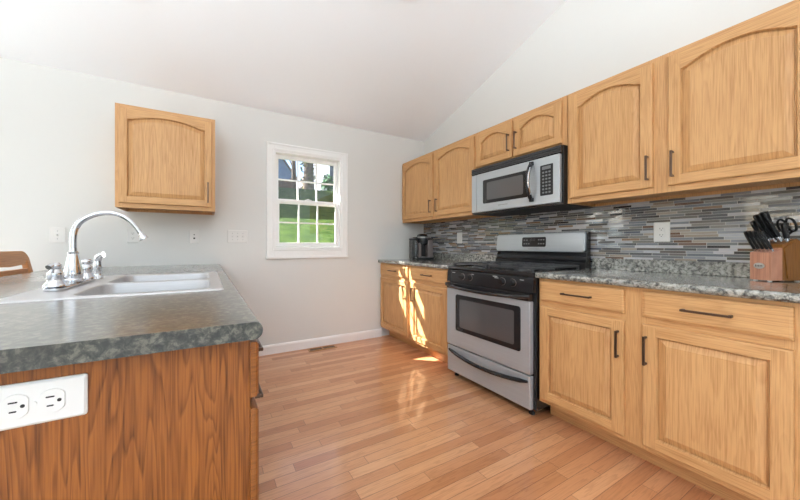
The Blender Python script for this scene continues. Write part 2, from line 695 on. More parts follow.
def opening(u0, u1, w0, w1, rise, inset=0.0):
    """closed loop: bottom left, bottom right, then along the top from right to left (arched by rise)"""
    a, b, c = u0+inset, u1-inset, w0+inset
    pts = [(a, c), (b, c)]
    for k in range(NA+1):
        t = 1 - k/NA
        u = a + (b-a)*t
        s = (u-u0)/(u1-u0)*2-1
        if rise > 0:
            sh = min(1.0, abs(s)/0.93)
            w = w1 - rise*(sh*sh) - inset*(1.0 + 0.12*abs(s))
        else:
            w = w1 - inset
        pts.append((u, w))
    return pts


def pull(parent, F, u, w, length, vertical, out=0.030, name='handle'):
    bm = BM()
    h = length/2
    r = 0.0048
    def bar(a0, a1, b0, b1, n0, n1):
        t = bmesh.new()
        cs = []
        for uu in (a0, a1):
            for ww in (b0, b1):
                for nn in (n0, n1):
                    cs.append(t.verts.new(F(uu, ww, nn)))
        for f in ((0, 1, 3, 2), (4, 6, 7, 5), (0, 4, 5, 1), (2, 3, 7, 6), (0, 2, 6, 4), (1, 5, 7, 3)):
            t.faces.new([cs[i] for i in f])
        bmesh.ops.bevel(t, geom=list(t.edges), offset=0.0015, segments=1, affect='EDGES')
        merge(bm, t)
    if vertical:
        bar(u-r, u+r, w-h, w+h, out-0.007, out)
        for s in (-1, 1):
            bar(u-r, u+r, w+s*(h-0.006)-0.005, w+s*(h-0.006)+0.005, 0.0, out-0.006)
    else:
        bar(u-h, u+h, w-r, w+r, out-0.007, out)
        for s in (-1, 1):
            bar(u+s*(h-0.006)-0.005, u+s*(h-0.006)+0.005, w-r, w+r, 0.0, out-0.006)
    return obj(name, bm, BRONZE, parent)


TH = 0.019


def door(par, F, u0, u1, w0, w1, rise=0.0, st=0.05, rail=0.05, top=0.040, mats=(OV, OY), hnd=None):
    bm = BM()
    e = 0.007
    iu0, iu1, iw0, iw1 = u0+st, u1-st, w0+rail, w1-(top if rise > 0 else rail)
    # edge and rounded rim
    o1 = [(u0, w0), (u1, w0), (u1, w1), (u0, w1)]
    o2 = [(u0+e, w0+e), (u1-e, w0+e), (u1-e, w1-e), (u0+e, w1-e)]
    o15 = [(u0+e*.3, w0+e*.3), (u1-e*.3, w0+e*.3), (u1-e*.3, w1-e*.3), (u0+e*.3, w1-e*.3)]
    for A, na, B, nb in ((o1, 0, o1, TH-e), (o1, TH-e, o15, TH-e*.3), (o15, TH-e*.3, o2, TH)):
        for k in range(4):
            k2 = (k+1) % 4
            quad(bm, F, [(*A[k], na), (*A[k2], na), (*B[k2], nb), (*B[k], nb)], 1 if k in (0, 2) else 0)
    quad(bm, F, [(*p, 0) for p in o1])
    # stiles
    quad(bm, F, [(u0+e, w0+e, TH), (iu0, w0+e, TH), (iu0, w1-e, TH), (u0+e, w1-e, TH)])
    quad(bm, F, [(iu1, w0+e, TH), (u1-e, w0+e, TH), (u1-e, w1-e, TH), (iu1, w1-e, TH)])
    # rails
    quad(bm, F, [(iu0, w0+e, TH), (iu1, w0+e, TH), (iu1, iw0, TH), (iu0, iw0, TH)], 1)
    L = opening(iu0, iu1, iw0, iw1, rise)
    T = L[2:]
    for a, b in zip(T, T[1:]):
        quad(bm, F, [(*b, TH), (*a, TH), (a[0], w1-e, TH), (b[0], w1-e, TH)], 1)
    # moulded inner edge
    L2 = opening(iu0, iu1, iw0, iw1, rise, 0.0045)
    n = len(L)
    for k in range(n):
        k2 = (k+1) % n
        quad(bm, F, [(*L[k], TH), (*L[k2], TH), (*L2[k2], 0.006), (*L2[k], 0.006)], 0)
    d = obj('door', bm, list(mats), par)
    # raised centre panel
    bm = BM()
    Ls = [(opening(iu0, iu1, iw0, iw1, rise, i), nn) for i, nn in ((0.004, 0.0025), (0.0085, 0.0025), (0.010, 0.0055), (0.032, 0.0145), (0.034, 0.0165))]
    loops = [[F(p[0], p[1], nn) for p in LL] for LL, nn in Ls]
    loft(bm, loops, cap0=False, cap1=True)
    obj('door_panel', bm, mats[0], d)
    if hnd:
        pull(d, lambda u, w, nn, F=F: F(u, w, nn+TH), hnd[0], hnd[1], hnd[2], True)
    return d


def drawer(par, F, u0, u1, w0, w1, mat=OY, hlen=0.14, name='drawer_front', hw=None):
    bm = BM()
    def L(i, n):
        return [F(u0+i, w0+i, n), F(u1-i, w0+i, n), F(u1-i, w1-i, n), F(u0+i, w1-i, n)]
    loft(bm, [L(0, 0), L(0, TH-0.008), L(0.002, TH-0.004), L(0.005, TH-0.0035), L(0.010, TH)])
    d = obj(name, bm, mat, par)
    pull(d, lambda u, w, nn, F=F: F(u, w, nn+TH), (u0+u1)/2, hw or (w0+w1)/2, hlen, False)
    return d


def face_frame(par, F, u0, u1, w0, w1, cols, rows, mats=(OV, OY), t=0.018, name='face_frame'):
    """cols / rows: the solid spans (a, b) of stiles and rails"""
    bm = BM()
    def slab(a, b, c, d, mi):
        t1 = bmesh.new()
        vs = [t1.verts.new(F(uu, ww, nn)) for uu in (a, b) for ww in (c, d) for nn in (-t, 0)]
        for f in ((0, 1, 3, 2), (4, 6, 7, 5), (0, 4, 5, 1), (2, 3, 7, 6), (0, 2, 6, 4), (1, 5, 7, 3)):
            t1.faces.new([vs[i] for i in f])
        merge(bm, t1, mi)
    for a, b in cols:
        slab(a, b, w0, w1, 0)
    cs = sorted(cols)
    for c, d in rows:
        for (p, q), (r, s) in zip(cs, cs[1:]):
            slab(q, r, c, d, 1)
    return obj(name, bm, list(mats), par)


# ------------------------------------------------------------------ the setting
XL, XR, YB, YF = -4.2, 2.512, 3.0997, -3.4
SL = 0.331
YRG = -0.15
ZR = 2.44 + SL*(YB - YRG)


def zc(y):
    return 2.44 + SL*(YB - y) if y > YRG else ZR - SL*(YRG - y)


struct('floor', box(BM(), -1.0, XR, -0.1, YB, -0.05, 0.0), FLOOR)
bm = BM()
box(bm, XL, XR, YF, -0.1, -0.05, 0.0)
box(bm, XL, -1.0, -0.1, YB, -0.05, 0.0)
struct('floor', bm, BOUNCE_FLOOR)
# window opening in the back wall
WX0, WX1, WZ0, WZ1 = 0.595, 1.345, 1.055, 2.060
bm = BM()
WT = 0.11
for a in ((XL, -3.05, 0, 2.44), (-3.05, -1.45, 2.06, 2.44), (-1.45, WX0, 0, 2.44), (WX1, XR, 0, 2.44), (WX0, WX1, 0, WZ0), (WX0, WX1, WZ1, 2.44)):
    box(bm, a[0], a[1], YB, YB+WT, a[2], a[3])
struct('wall_back', bm, WALL)
bm = BM()
prism(bm, [(YF, 0), (YB, 0), (YB, 2.44), (YRG, ZR), (YF, zc(YF))], XR, XR+0.1, 'x')
struct('wall_right', bm, WALL)
# left wall with a glass-door opening, front wall with two window openings
bm = BM()
dy0, dy1, dz1 = -0.65, 1.75, 2.15
box(bm, XL-0.1, XL, YF, dy0, 0, 2.2)
box(bm, XL-0.1, XL, dy1, YB, 0, 2.2)
box(bm, XL-0.1, XL, dy0, dy1, dz1, 2.2)
prism(bm, [(YF, 2.2), (YB, 2.2), (YB, 2.44), (YRG, ZR), (YF, zc(YF))], XL-0.1, XL, 'x')
struct('wall_left', bm, WALL)
bm = BM()
zt = zc(YF)
for a in ((XL, -2.75, 0, zt), (0.35, 0.5, 0, zt), (1.9, XR, 0, zt), (-2.75, 0.35, 0, 0.4), (-2.75, 0.35, 2.2, zt), (0.5, 1.9, 0, 0.75), (0.5, 1.9, 2.15, zt)):
    box(bm, a[0], a[1], YF-0.1, YF, a[2], a[3])
struct('wall_front', bm, WALL)
bm = BM()
prism(bm, [(YB+WT, 2.44-SL*WT), (YB+WT, 2.52-SL*WT), (YRG, ZR+0.08), (YF-0.1, zc(YF)-SL*0.1+0.08), (YF-0.1, zc(YF)-SL*0.1), (YRG, ZR)], XL, XR, 'x')
struct('ceiling', bm, CEIL)
# baseboard along the back wall with a small moulded top
bm = BM()
prof = [(YB, 0), (YB-0.016, 0), (YB-0.016, 0.075), (YB-0.012, 0.088), (YB-0.006, 0.094), (YB, 0.094)]
prism(bm, prof, XL, -3.05, 'x')
prism(bm, prof, -1.45, -0.99, 'x')
prism(bm, prof, 0.09, 1.858, 'x')
struct('baseboard_back', bm, TRIM)
bm = BM()
prism(bm, [(XL, 0), (XL+0.016, 0), (XL+0.016, 0.08), (XL+0.008, 0.094), (XL, 0.094)], 1.75, YB-0.02, 'y')
struct('baseboard_left', bm, TRIM)
# unseen roof overhang above the window, its depth set to cut the sun
bm = BM()
box(bm, XL, XR+0.3, YB+WT, YB+WT+0.36, 2.33, 2.47)
box(bm, XL, -0.9, YB+WT+0.36, YB+WT+2.2, 2.36, 2.47)  # unseen porch roof added to keep sun out of the patio door
struct('trim_1', bm, TRIM)

# glass patio door in the back wall, left of the view
dr_ = bpy.data.objects.new('door_1', None)
C.objects.link(dr_)
dr_.location = (-2.25, YB, 0)
OFF[dr_] = Vector(dr_.location)
tag(dr_, kind='structure')


def ringframe(bm, x0, x1, z0, z1, w, y0, y1, bev=0.003):
    box(bm, x0, x0+w, y0, y1, z0, z1, bev)
    box(bm, x1-w, x1, y0, y1, z0, z1, bev)
    box(bm, x0+w, x1-w, y0, y1, z0, z0+w, bev)
    box(bm, x0+w, x1-w, y0, y1, z1-w, z1, bev)


for (a, b, yy) in ((-3.045, -2.21, 0.03), (-2.29, -1.455, 0.072)):
    bm = BM()
    ringframe(bm, a, b, 0.0, 2.055, 0.07, YB+yy, YB+yy+.04)
    obj('door_frame', bm, TRIM, dr_)
    obj('door_pane', box(BM(), a+.06, b-.06, YB+yy+.018, YB+yy+.022, .06, 2.0), PANE, dr_)

# ---- window
win = bpy.data.objects.new('window_1', None)
C.objects.link(win)
win.location = (0.97, YB, WZ0)
OFF[win] = Vector(win.location)
tag(win, kind='structure')


bm = BM()
# casing: flat band with raised outer bead
for i, (wd, t) in enumerate(((0.068, 0.012), )):
    ringframe(bm, WX0-wd, WX1+wd, WZ0-wd-0.022, WZ1+wd, wd+0.004, YB-t, YB-0.0005)
    ringframe(bm, WX0-wd, WX1+wd, WZ0-wd-0.022, WZ1+wd, 0.018, YB-t-0.008, YB-t+0.002)
    ringframe(bm, WX0-0.014, WX1+0.014, WZ0-0.014, WZ1+0.014, 0.010, YB-t-0.004, YB-t+0.002)
box(bm, WX0-0.074, WX1+0.074, YB-0.022, YB-0.0005, WZ0-0.098, WZ0-0.080, 0.003)
obj('window_casing', bm, TRIM, win)
bm = BM()
# jamb liner
ringframe(bm, WX0+0.0005, WX1-0.0005, WZ0+0.0005, WZ1-0.0005, 0.022, YB-0.002, YB+WT-0.005)
obj('window_frame', bm, TRIM, win)
MEET = 1.560


def sash(name, x0, x1, z0, z1, y, bw, bb, bt):
    bm = BM()
    t = 0.032
    box(bm, x0, x0+bw, y, y+t, z0, z1, 0.004)
    box(bm, x1-bw, x1, y, y+t, z0, z1, 0.004)
    box(bm, x0+bw, x1-bw, y, y+t, z0, z0+bb, 0.004)
    box(bm, x0+bw, x1-bw, y, y+t, z1-bt, z1, 0.004)
    s = obj(name, bm, TRIM, win)
    gx0, gx1, gz0, gz1 = x0+bw, x1-bw, z0+bb, z1-bt
    bm = BM()
    for k in (1, 2):
        xm = gx0 + (gx1-gx0)*k/3
        box(bm, xm-0.008, xm+0.008, y+0.012, y+0.026, gz0, gz1)
    zm = (gz0+gz1)/2
    box(bm, gx0, gx1, y+0.013, y+0.025, zm-0.008, zm+0.008)
    obj('muntins', bm, TRIM, s)
    bm = BM()
    box(bm, gx0-0.003, gx1+0.003, y+0.017, y+0.021, gz0-0.003, gz1+0.003)
    obj('window_pane', bm, PANE, s)
    return s


sx0, sx1 = WX0+0.023, WX1-0.023
sash('sash', sx0+0.004, sx1-0.004, MEET-0.03, WZ1-0.024, YB+0.060, 0.036, 0.036, 0.040)
low = sash('sash', sx0, sx1, WZ0+0.024, MEET+0.012, YB+0.022, 0.042, 0.042, 0.034)
bm = BM()
box(bm, 0.935, 1.005, YB+0.024, YB+0.052, MEET+0.012, MEET+0.022, 0.003)
lathe(bm, [(0.012, MEET+0.022), (0.012, MEET+0.030), (0.0, MEET+0.032)], 0.97, YB+0.038, 12)
obj('sash_lock', bm, PLAST, low)

# ------------------------------------------------------------------ outdoors seen through the window
def gz(y):
    return -0.25 + 0.335*(y-3.3) if y < 17.5 else -0.25 + 0.335*14.2 + 0.02*(y-17.5)


bm = BM()
ys = [3.3+0.7*i for i in range(21)] + [18.2, 20, 24, 30, 40, 60]
xs = [-30+3*i for i in range(34)]
grid = [[bm.verts.new((x, y, gz(y) - 0.006*max(0, y-9)*abs(x-6)*0.16)) for x in xs] for y in ys]
for a, b in zip(grid, grid[1:]):
    for k in range(len(xs)-1):
        bm.faces.new((a[k], a[k+1], b[k+1], b[k]))
g = obj('ground', bm, LAWN, smooth=True)
g['kind'] = 'structure'


def house(label, x0, x1, y0, y1, z0, zh, rise, wallm, axis='x', wins=()):
    t = thing('house', label, 'house', ((x0+x1)/2, (y0+y1)/2, z0), 'houses up the hill')
    bm = BM()
    if axis == 'x':     # ridge along x, gables at the ends
        ym = (y0+y1)/2
        prism(bm, [(y0, z0), (y1, z0), (y1, zh), (ym, zh+rise), (y0, zh)], x0, x1, 'x')
        obj('wall', bm, wallm, t)
        bm = BM()
        k = 0.35
        s = rise/(ym-y0)
        prism(bm, [(y0-k, zh-k*s), (ym, zh+rise), (y1+k, zh-k*s), (y1+k, zh-k*s+.15), (ym, zh+rise+.18), (y0-k, zh-k*s+.15)], x0-.3, x1+.3, 'x')
    else:               # gable faces the window
        xm = (x0+x1)/2
        prism(bm, [(x0, z0), (x1, z0), (x1, zh), (xm, zh+rise), (x0, zh)], y0, y1, 'y')
        obj('wall', bm, wallm, t)
        bm = BM()
        k = 0.3
        s = rise/(xm-x0)
        prism(bm, [(x0-k, zh-k*s), (xm, zh+rise), (x1+k, zh-k*s), (x1+k, zh-k*s+.15), (xm, zh+rise+.18), (x0-k, zh-k*s+.15)], y0-.3, y1+.3, 'y')
    obj('roof', bm, SHING, t)
    for (a, b, c, d) in wins:
        bm = BM()
        ringframe(bm, a, b, c, d, 0.1, y0-0.08, y0-0.001, 0)
        f = obj('house_window', bm, TRIM, t)
        obj('pane', box(BM(), a+.1, b-.1, y0-0.05, y0-0.01, c+.1, d-.1), WIN, f)
    return t


house('white neighbouring house out of view left of the window, shading the lawn', -9, 1.4, 14.0, 26.0, gz(14)-1.0, 7.0, 2.6, SIDEW, 'x')
house('blue house with a gable roof beyond the lawn, left in the window', 5.2, 8.1, 31, 38, 4.0, 8.3, 1.9, SIDEB, 'y', [(5.7, 6.6, 6.2, 7.5)])
house('white gabled house beyond the lawn, right of the tree in the window', 9.4, 13.2, 31, 38, 4.0, 7.6, 2.6, SIDEW, 'y')
house('grey house close at the right edge of the window', 8.45, 12.5, 21.8, 27, 4.2, 9.0, 1.2, SIDEG, 'x')

t = thing('board_fence', 'brown weathered board fence on the crest of the lawn, lower left in the window', 'fence', (4.1, 20, gz(20)))
bm = BM()
for k in range(17):
    x = 2.55 + 0.15*k
    box(bm, x, x+0.14, 20.0, 20.03, gz(20)-0.3, gz(20)+0.95)
obj('board_panel', bm, FENCE, t)
for x in (2.7, 3.8, 5.0):
    obj('post', box(BM(), x-.06, x+.06, 20.031, 20.15, gz(20)-.3, gz(20)+1.05), FENCE, t)


def tree(label, x, y, r, h, seed, ivy=False):
    rnd = random.Random(seed)
    z = gz(y)-0.2
    t = thing('tree', label, 'tree', (x, y, z), 'trees on the hill')
    bm = BM()
    pts = [(x, y, z), (x+.03, y, z+h*.3), (x-.04, y, z+h*.65), (x+.05, y, z+h)]
    tube(bm, pts, [r*1.35, r, r*.85, r*.5], 10)
    obj('trunk', bm, BARK, t, True)
    for k in range(7):
        bm = BM()
        a = rnd.uniform(0, 2*PI)
        hz = z + h*rnd.uniform(.3, .95)
        L = rnd.uniform(1.0, 2.2)
        p = [(x, y, hz), (x+math.cos(a)*L*.5, y+math.sin(a)*L*.5, hz+L*.45), (x+math.cos(a)*L*.8, y+math.sin(a)*L*.8, hz+L*1.1)]
        tube(bm, p, [r*.3, r*.2, r*.07], 6)
        for j in range(3):
            b2 = a + rnd.uniform(-1, 1)
            q = Vector(p[1])
            tube(bm, [q, q+Vector((math.cos(b2)*.6, math.sin(b2)*.6, .8)), q+Vector((math.cos(b2)*.9, math.sin(b2)*.9, 1.6))], [r*.13, r*.09, r*.03], 5)
        obj('branch', bm, BARK, t)
    if ivy:
        bm = BM()
        for k in range(260):
            a = rnd.uniform(0, 2*PI)
            zz = z + rnd.uniform(.3, h*.95)
            rr = r*rnd.uniform(1.0, 1.7)
            c = Vector((x+math.cos(a)*rr, y+math.sin(a)*rr, zz))
            d1 = Vector((rnd.uniform(-1, 1), rnd.uniform(-1, 1), rnd.uniform(-1, 1))).normalized()*.11
            d2 = d1.cross(Vector((rnd.uniform(-1, 1), rnd.uniform(-1, 1), 1))).normalized()*.09
            bm.faces.new([bm.verts.new(c+d1), bm.verts.new(c+d2), bm.verts.new(c-d1), bm.verts.new(c-d2)])
        obj('ivy', bm, IVY, t)
    return t


tree('thick ivy-covered tree trunk in the middle of the window view', 6.35, 20.5, 0.34, 7.0, 3, True)
tree('slim bare tree left of the ivy-covered trunk', 5.55, 21.5, 0.17, 6.0, 5)
bm = BM()
rnd = random.Random(4)
for k in range(420):
    a = Vector((rnd.gauss(0, 1), rnd.gauss(0, 1), rnd.gauss(0, 1))).normalized()*rnd.uniform(.55, 1.0)
    c = Vector((8.1+a.x*.5, 21.2+a.y*.5, gz(21)+.9+a.z*1.0))
    d1 = Vector((rnd.uniform(-1, 1), rnd.uniform(-1, 1), rnd.uniform(-1, 1))).normalized()*.13
    d2 = d1.cross(Vector((rnd.uniform(-1, 1), rnd.uniform(-1, 1), 1))).normalized()*.1
    bm.faces.new([bm.verts.new(c+d1), bm.verts.new(c+d2), bm.verts.new(c-d1), bm.verts.new(c-d2)])
sh = thing('shrub', 'rounded green shrub at the top of the lawn beside the grey house', 'shrub', (8.1, 21.2, gz(21)))
obj('foliage', bm, SHRUB, sh)
obj('stem', tube(BM(), [(8.1, 21.2, gz(21)-.2), (8.1, 21.2, gz(21)+.8)], .06, 8), BARK, sh)

# ------------------------------------------------------------------ right wall: tile, counters
tile = obj('tile_backsplash', box(BM(), XR-0.008, XR-0.0002, -0.6, YB-0.001, 0.90, 1.415), TILE, loc=(XR, 1.2, 0.90))
tag(tile, 'linear mosaic tile backsplash in greys and browns between counters and wall cabinets', 'backsplash')

CX = 1.818
ZT, ZU = 0.922, 0.886


def bullnose(x_front, x_back, zb, zt, sgn=-1, r=0.013):
    """profile in (x, z); rounded nose at x_front"""
    pts = []
    s = -1 if x_front < x_back else 1
    for k in range(7):
        a = math.radians(90 - 15*k)
        pts.append((x_front - s*r + s*r*math.cos(a), zt - r + r*math.sin(a)))
    for k in range(7):
        a = math.radians(-15*k)
        pts.append((x_front - s*r + s*r*math.cos(a), zb + r + r*math.sin(a)))
    pts.append((x_back, zb))
    pts.append((x_back, zt))
    return pts


def wall_counter(label, y0, y1):
    t = thing('countertop', label, 'countertop', (CX+0.3, (y0+y1)/2, ZU), 'laminate countertops')
    bm = BM()
    prism(bm, bullnose(CX, XR-0.010, ZU, ZT), y0, y1, 'y')
    obj('counter_slab', bm, LAMW, t, True)
    bm = BM()
    box(bm, XR-0.029, XR-0.0085, y0, y1, ZT+0.0002, 1.0, 0.003)
    obj('backsplash_lip', bm, LAMW, t)
    return t


wall_counter('grey speckled countertop in the corner left of the range, under the coffee maker', 1.930, YB-0.001)
wall_counter('grey speckled countertop right of the range, under the knife block', -0.6, 1.166)

# ------------------------------------------------------------------ base cabinets on the right wall
XFF = 1.858        # face frame front
FR = face_right(XFF)


def base_cab(label, y0, y1, cols, doors, drawers, group='oak base cabinets along the right wall'):
    t = thing('base_cabinet', label, 'base cabinet', (2.18, (y0+y1)/2, 0), group)
    bm = BM()
    box(bm, XFF+0.018, XR-0.01, y0+0.001, y1-0.001, 0.115, ZU-0.001)
    obj('cabinet_body', bm, OV, t)
    bm = BM()
    box(bm, 1.975, XR-0.01, y0+0.001, y1-0.001, 0.0, 0.115)
    obj('toe_kick', bm, OY, t)
    face_frame(t, FR, y0+0.001, y1-0.001, 0.115, ZU-0.001, cols, [(0.115, 0.158), (0.700, 0.765), (0.852, ZU-0.001)])
    for (a, b, hy) in doors:
        door(t, FR, a, b, 0.138, 0.716, 0, hnd=(hy, 0.595, 0.135))
    for (a, b, hl) in drawers:
        drawer(t, FR, a, b, 0.750, 0.869, OY, hl)
    return t


base_cab('oak base cabinet in the corner left of the range with sun streaks on its doors', 1.932, YB-0.002,
         [(1.933, 1.985), (2.47, 2.555), (3.045, YB-0.003)],
         [(2.538, 3.083, 2.580), (1.962, 2.488, 2.446)], [(2.538, 3.083, 0.14), (1.962, 2.488, 0.14)])
base_cab('oak base cabinet right of the range under the knife block', 0.196, 1.164,
         [(0.197, 0.262), (0.640, 0.745), (1.130, 1.163)],
         [(0.727, 1.152, 0.749), (0.240, 0.657, 0.641)], [(0.727, 1.152, 0.15), (0.240, 0.657, 0.145)])
base_cab('oak base cabinet at the far right, mostly outside the frame', -0.59, 0.194,
         [(-0.589, -0.54), (-0.24, -0.155), (0.16, 0.193)],
         [(-0.173, 0.166, -0.14), (-0.566, -0.222, -0.26)], [(-0.173, 0.166, 0.14), (-0.566, -0.222, 0.14)])

# ------------------------------------------------------------------ wall cabinets on the right wall
XUF = 2.172
FU = face_right(XUF)


def upper_cab(label, y0, y1, z0, z1, cols, doors, rise, hh, w0, top=0.040, hl=0.135):
    t = thing('wall_cabinet', label, 'wall cabinet', ((XUF+XR)/2, (y0+y1)/2, z0), 'oak wall cabinets on the right wall')
    bm = BM()
    xb = XR-0.009
    # sides, top, recessed bottom and back
    box(bm, XUF+0.018, xb, y0+0.001, y0+0.017, z0, z1)
    box(bm, XUF+0.018, xb, y1-0.017, y1-0.001, z0, z1)
    box(bm, XUF+0.018, xb, y0+0.017, y1-0.017, z1-0.016, z1)
    box(bm, XUF+0.018, xb, y0+0.017, y1-0.017, z0+0.018, z0+0.034)
    box(bm, xb-0.008, xb, y0+0.017, y1-0.017, z0, z1-0.016)
    obj('cabinet_body', bm, OV, t)
    face_frame(t, FU, y0+0.001, y1-0.001, z0, z1, cols, [(z0, w0+0.022), (z1-0.05, z1)])
    for (a, b, hy) in doors:
        door(t, FU, a, b, w0, 2.086, rise, top=top, hnd=(hy, hh, hl))
    return t


upper_cab('oak wall cabinet with two arched doors in the corner left of the microwave', 1.944, YB-0.002, 1.372, 2.110,
          [(1.945, 1.985), (2.465, 2.555), (3.06, YB-0.003)],
          [(2.521, 3.083, 2.548), (1.955, 2.489, 2.445)], 0.052, 1.515, 1.405)
upper_cab('short oak wall cabinet with two small arched doors above the microwave', 1.168, 1.942, 1.772, 2.110,
          [(1.169, 1.215), (1.54, 1.59), (1.90, 1.941)],
          [(1.573, 1.930, 1.598), (1.198, 1.556, 1.533)], 0.050, 1.915, 1.792)
upper_cab('large oak wall cabinet with two arched doors right of the microwave', 0.19, 1.166, 1.372, 2.110,
          [(0.191, 0.25), (0.64, 0.75), (1.13, 1.165)],
          [(0.725, 1.148, 0.743), (0.222, 0.665, 0.643)], 0.052, 1.513, 1.405)
upper_cab('oak wall cabinet at the far right, mostly outside the frame', -0.59, 0.188, 1.372, 2.110,
          [(-0.589, -0.54), (-0.24, -0.16), (0.15, 0.187)],
          [(-0.18, 0.165, -0.15), (-0.566, -0.222, -0.25)], 0.052, 1.513, 1.405)

# ------------------------------------------------------------------ wall cabinet on the back wall
YLF = YB-0.325
FB = face_back(YLF)
t = thing('wall_cabinet', 'single-door oak wall cabinet alone on the back wall left of the window', 'wall cabinet', (-0.26, YB-0.16, 1.372))
x0, x1 = -0.598, 0.060
bm = BM()
box(bm, x0, x0+0.016, YLF+0.018, YB-0.001, 1.372, 2.134)
box(bm, x1-0.016, x1, YLF+0.018, YB-0.001, 1.372, 2.134)
box(bm, x0+0.016, x1-0.016, YLF+0.018, YB-0.001, 2.118, 2.134)
box(bm, x0+0.016, x1-0.016, YLF+0.018, YB-0.001, 1.392, 1.408)
box(bm, x0+0.016, x1-0.016, YB-0.009, YB-0.001, 1.372, 2.118)
obj('cabinet_body', bm, OVB, t)
face_frame(t, FB, x0, x1, 1.372, 2.134, [(x0, x0+0.045), (x1-0.045, x1)], [(1.372, 1.425), (2.08, 2.134)], mats=(OVB, OX))
door(t, FB, x0+0.024, x1-0.024, 1.404, 2.108, 0.045, mats=(OVB, OX), hnd=(0.007, 1.52, 0.165))

# ------------------------------------------------------------------ range
RY0, RY1 = 1.170, 1.926
t = thing('range', 'stainless steel gas range with black cooktop between the base cabinets', 'range', (2.15, 1.548, 0))
bm = BM()
box(bm, 1.838, 2.480, RY0, RY1, 0.045, 0.895, 0.004)
obj('range_body', bm, BLACK, t, label='black enamel sides')
for (x, y) in ((1.87, RY0+0.05), (1.87, RY1-0.05), (2.44, RY0+0.05), (2.44, RY1-0.05)):
    obj('leg', lathe(BM(), [(0.018, 0.0), (0.018, 0.012), (0.012, 0.014), (0.012, 0.046)], x, y, 12), BLACKM, t)
# drawer
bm = BM()
box(bm, 1.806, 1.838, RY0+0.018, RY1-0.006, 0.050, 0.262, 0.006)
dr = obj('storage_drawer', bm, STEEL, t)
bm = BM()
pts = []
for k in range(15):
    s = k/14*2-1
    pts.append((1.798 - 0.030*(1-s*s), 1.548 + s*0.345, 0.228 - 0.030*(1-s*s)))
tube(bm, pts, [0.008]+[0.014]*13+[0.008], 10)
obj('handle', bm, BLACK, dr, True, label='black bowed drawer handle')
# oven door
bm = BM()
box(bm, 1.800, 1.838, RY0+0.018, RY1-0.006, 0.272, 0.735, 0.006)
od = obj('oven_door', bm, STEEL, t)
bm = BM()
wy0, wy1, wz0, wz1 = 1.250, 1.820, 0.400, 0.695
loft(bm, [[(1.8005, p[0], p[1]) for p in rrect(wy0, wy1, wz0, wz1, 0.018)],
          [(1.797, p[0], p[1]) for p in rrect(wy0+.002, wy1-.002, wz0+.002, wz1-.002, 0.017)]])
ow = obj('oven_window', bm, BLACK, od)
bm = BM()
loft(bm, [[(1.7972, p[0], p[1]) for p in rrect(wy0+.045, wy1-.045, wz0+.035, wz1-.035, 0.012)],
          [(1.7962, p[0], p[1]) for p in rrect(wy0+.045, wy1-.045, wz0+.035, wz1-.035, 0.012)]])
obj('window_glass', bm, GLASSB, ow, label='dark reflective oven glass')
bm = BM()
box(bm, 1.797, 1.838, RY0+0.015, RY1-0.004, 0.736, 0.784, 0.006)
obj('door_cap', bm, BLACK, od, label='black band along the top of the oven door')
bm = BM()
pts = []
for k in range(17):
    s = k/16*2-1
    pts.append((1.786 - 0.034*(1-s**4), 1.548 + s*0.360, 0.768 - 0.018*(1-s*s)))
tube(bm, pts, [0.010]+[0.013]*15+[0.010], 10)
for s in (-1, 1):
    box(bm, 1.778, 1.800, 1.548+s*0.355-0.016, 1.548+s*0.355+0.016, 0.754, 0.782, 0.004)
obj('handle', bm, BLACK, od, True, label='black bowed oven handle')
# control fascia, sloped back
bm = BM()
prism(bm, [(1.806, 0.792), (1.838, 0.792), (1.870, 0.892), (1.822, 0.892), (1.812, 0.880)], RY0+0.003, RY1-0.003, 'y')
fa = obj('control_fascia', bm, BLACK, t)
bm = BM()
for (a, b, z) in ((RY1-0.09, RY1-0.06, 0.868), (RY1-0.285, RY1-0.262, 0.868), (1.435, 1.470, 0.872), (1.425, 1.455, 0.862), (1.235, 1.262, 0.866)):
    bm = BM()
    box(bm, 1.8085, 1.8115, a, b, z-0.002, z+0.002)
    tag(obj('knob_marking', bm, GREYP, fa, label='small grey marking beside a knob'))
for y in (1.756, 1.680, 1.392, 1.312):
    M = Matrix.Translation((1.8085, y, 0.842)) @ Matrix.Rotation(-PI/2, 4, 'Y')
    bm = BM()
    lathe(bm, [(0.0245, 0.0), (0.0245, 0.004), (0.021, 0.006), (0.0185, 0.020), (0.016, 0.023), (0.0, 0.0235)], 0, 0, 20, M)
    kb = obj('knob', bm, BLACK, t, True)
    t2 = BM()
    box(t2, -0.003, 0.003, -0.016, 0.016, 0.022, 0.030, 0.001)
    bmk = BM()
    merge(bmk, t2, 0, M @ Matrix.Rotation(0.5, 4, 'Z'))
    obj('knob_grip', bmk, BLACK, kb)
    bm = BM()
    lathe(bm, [(0.0250, -0.001), (0.0258, 0.001), (0.0252, 0.0025), (0.0240, 0.003)], 0, 0, 20, M)
    obj('knob_ring', bm, NICKEL, kb, True, label='thin metal ring')
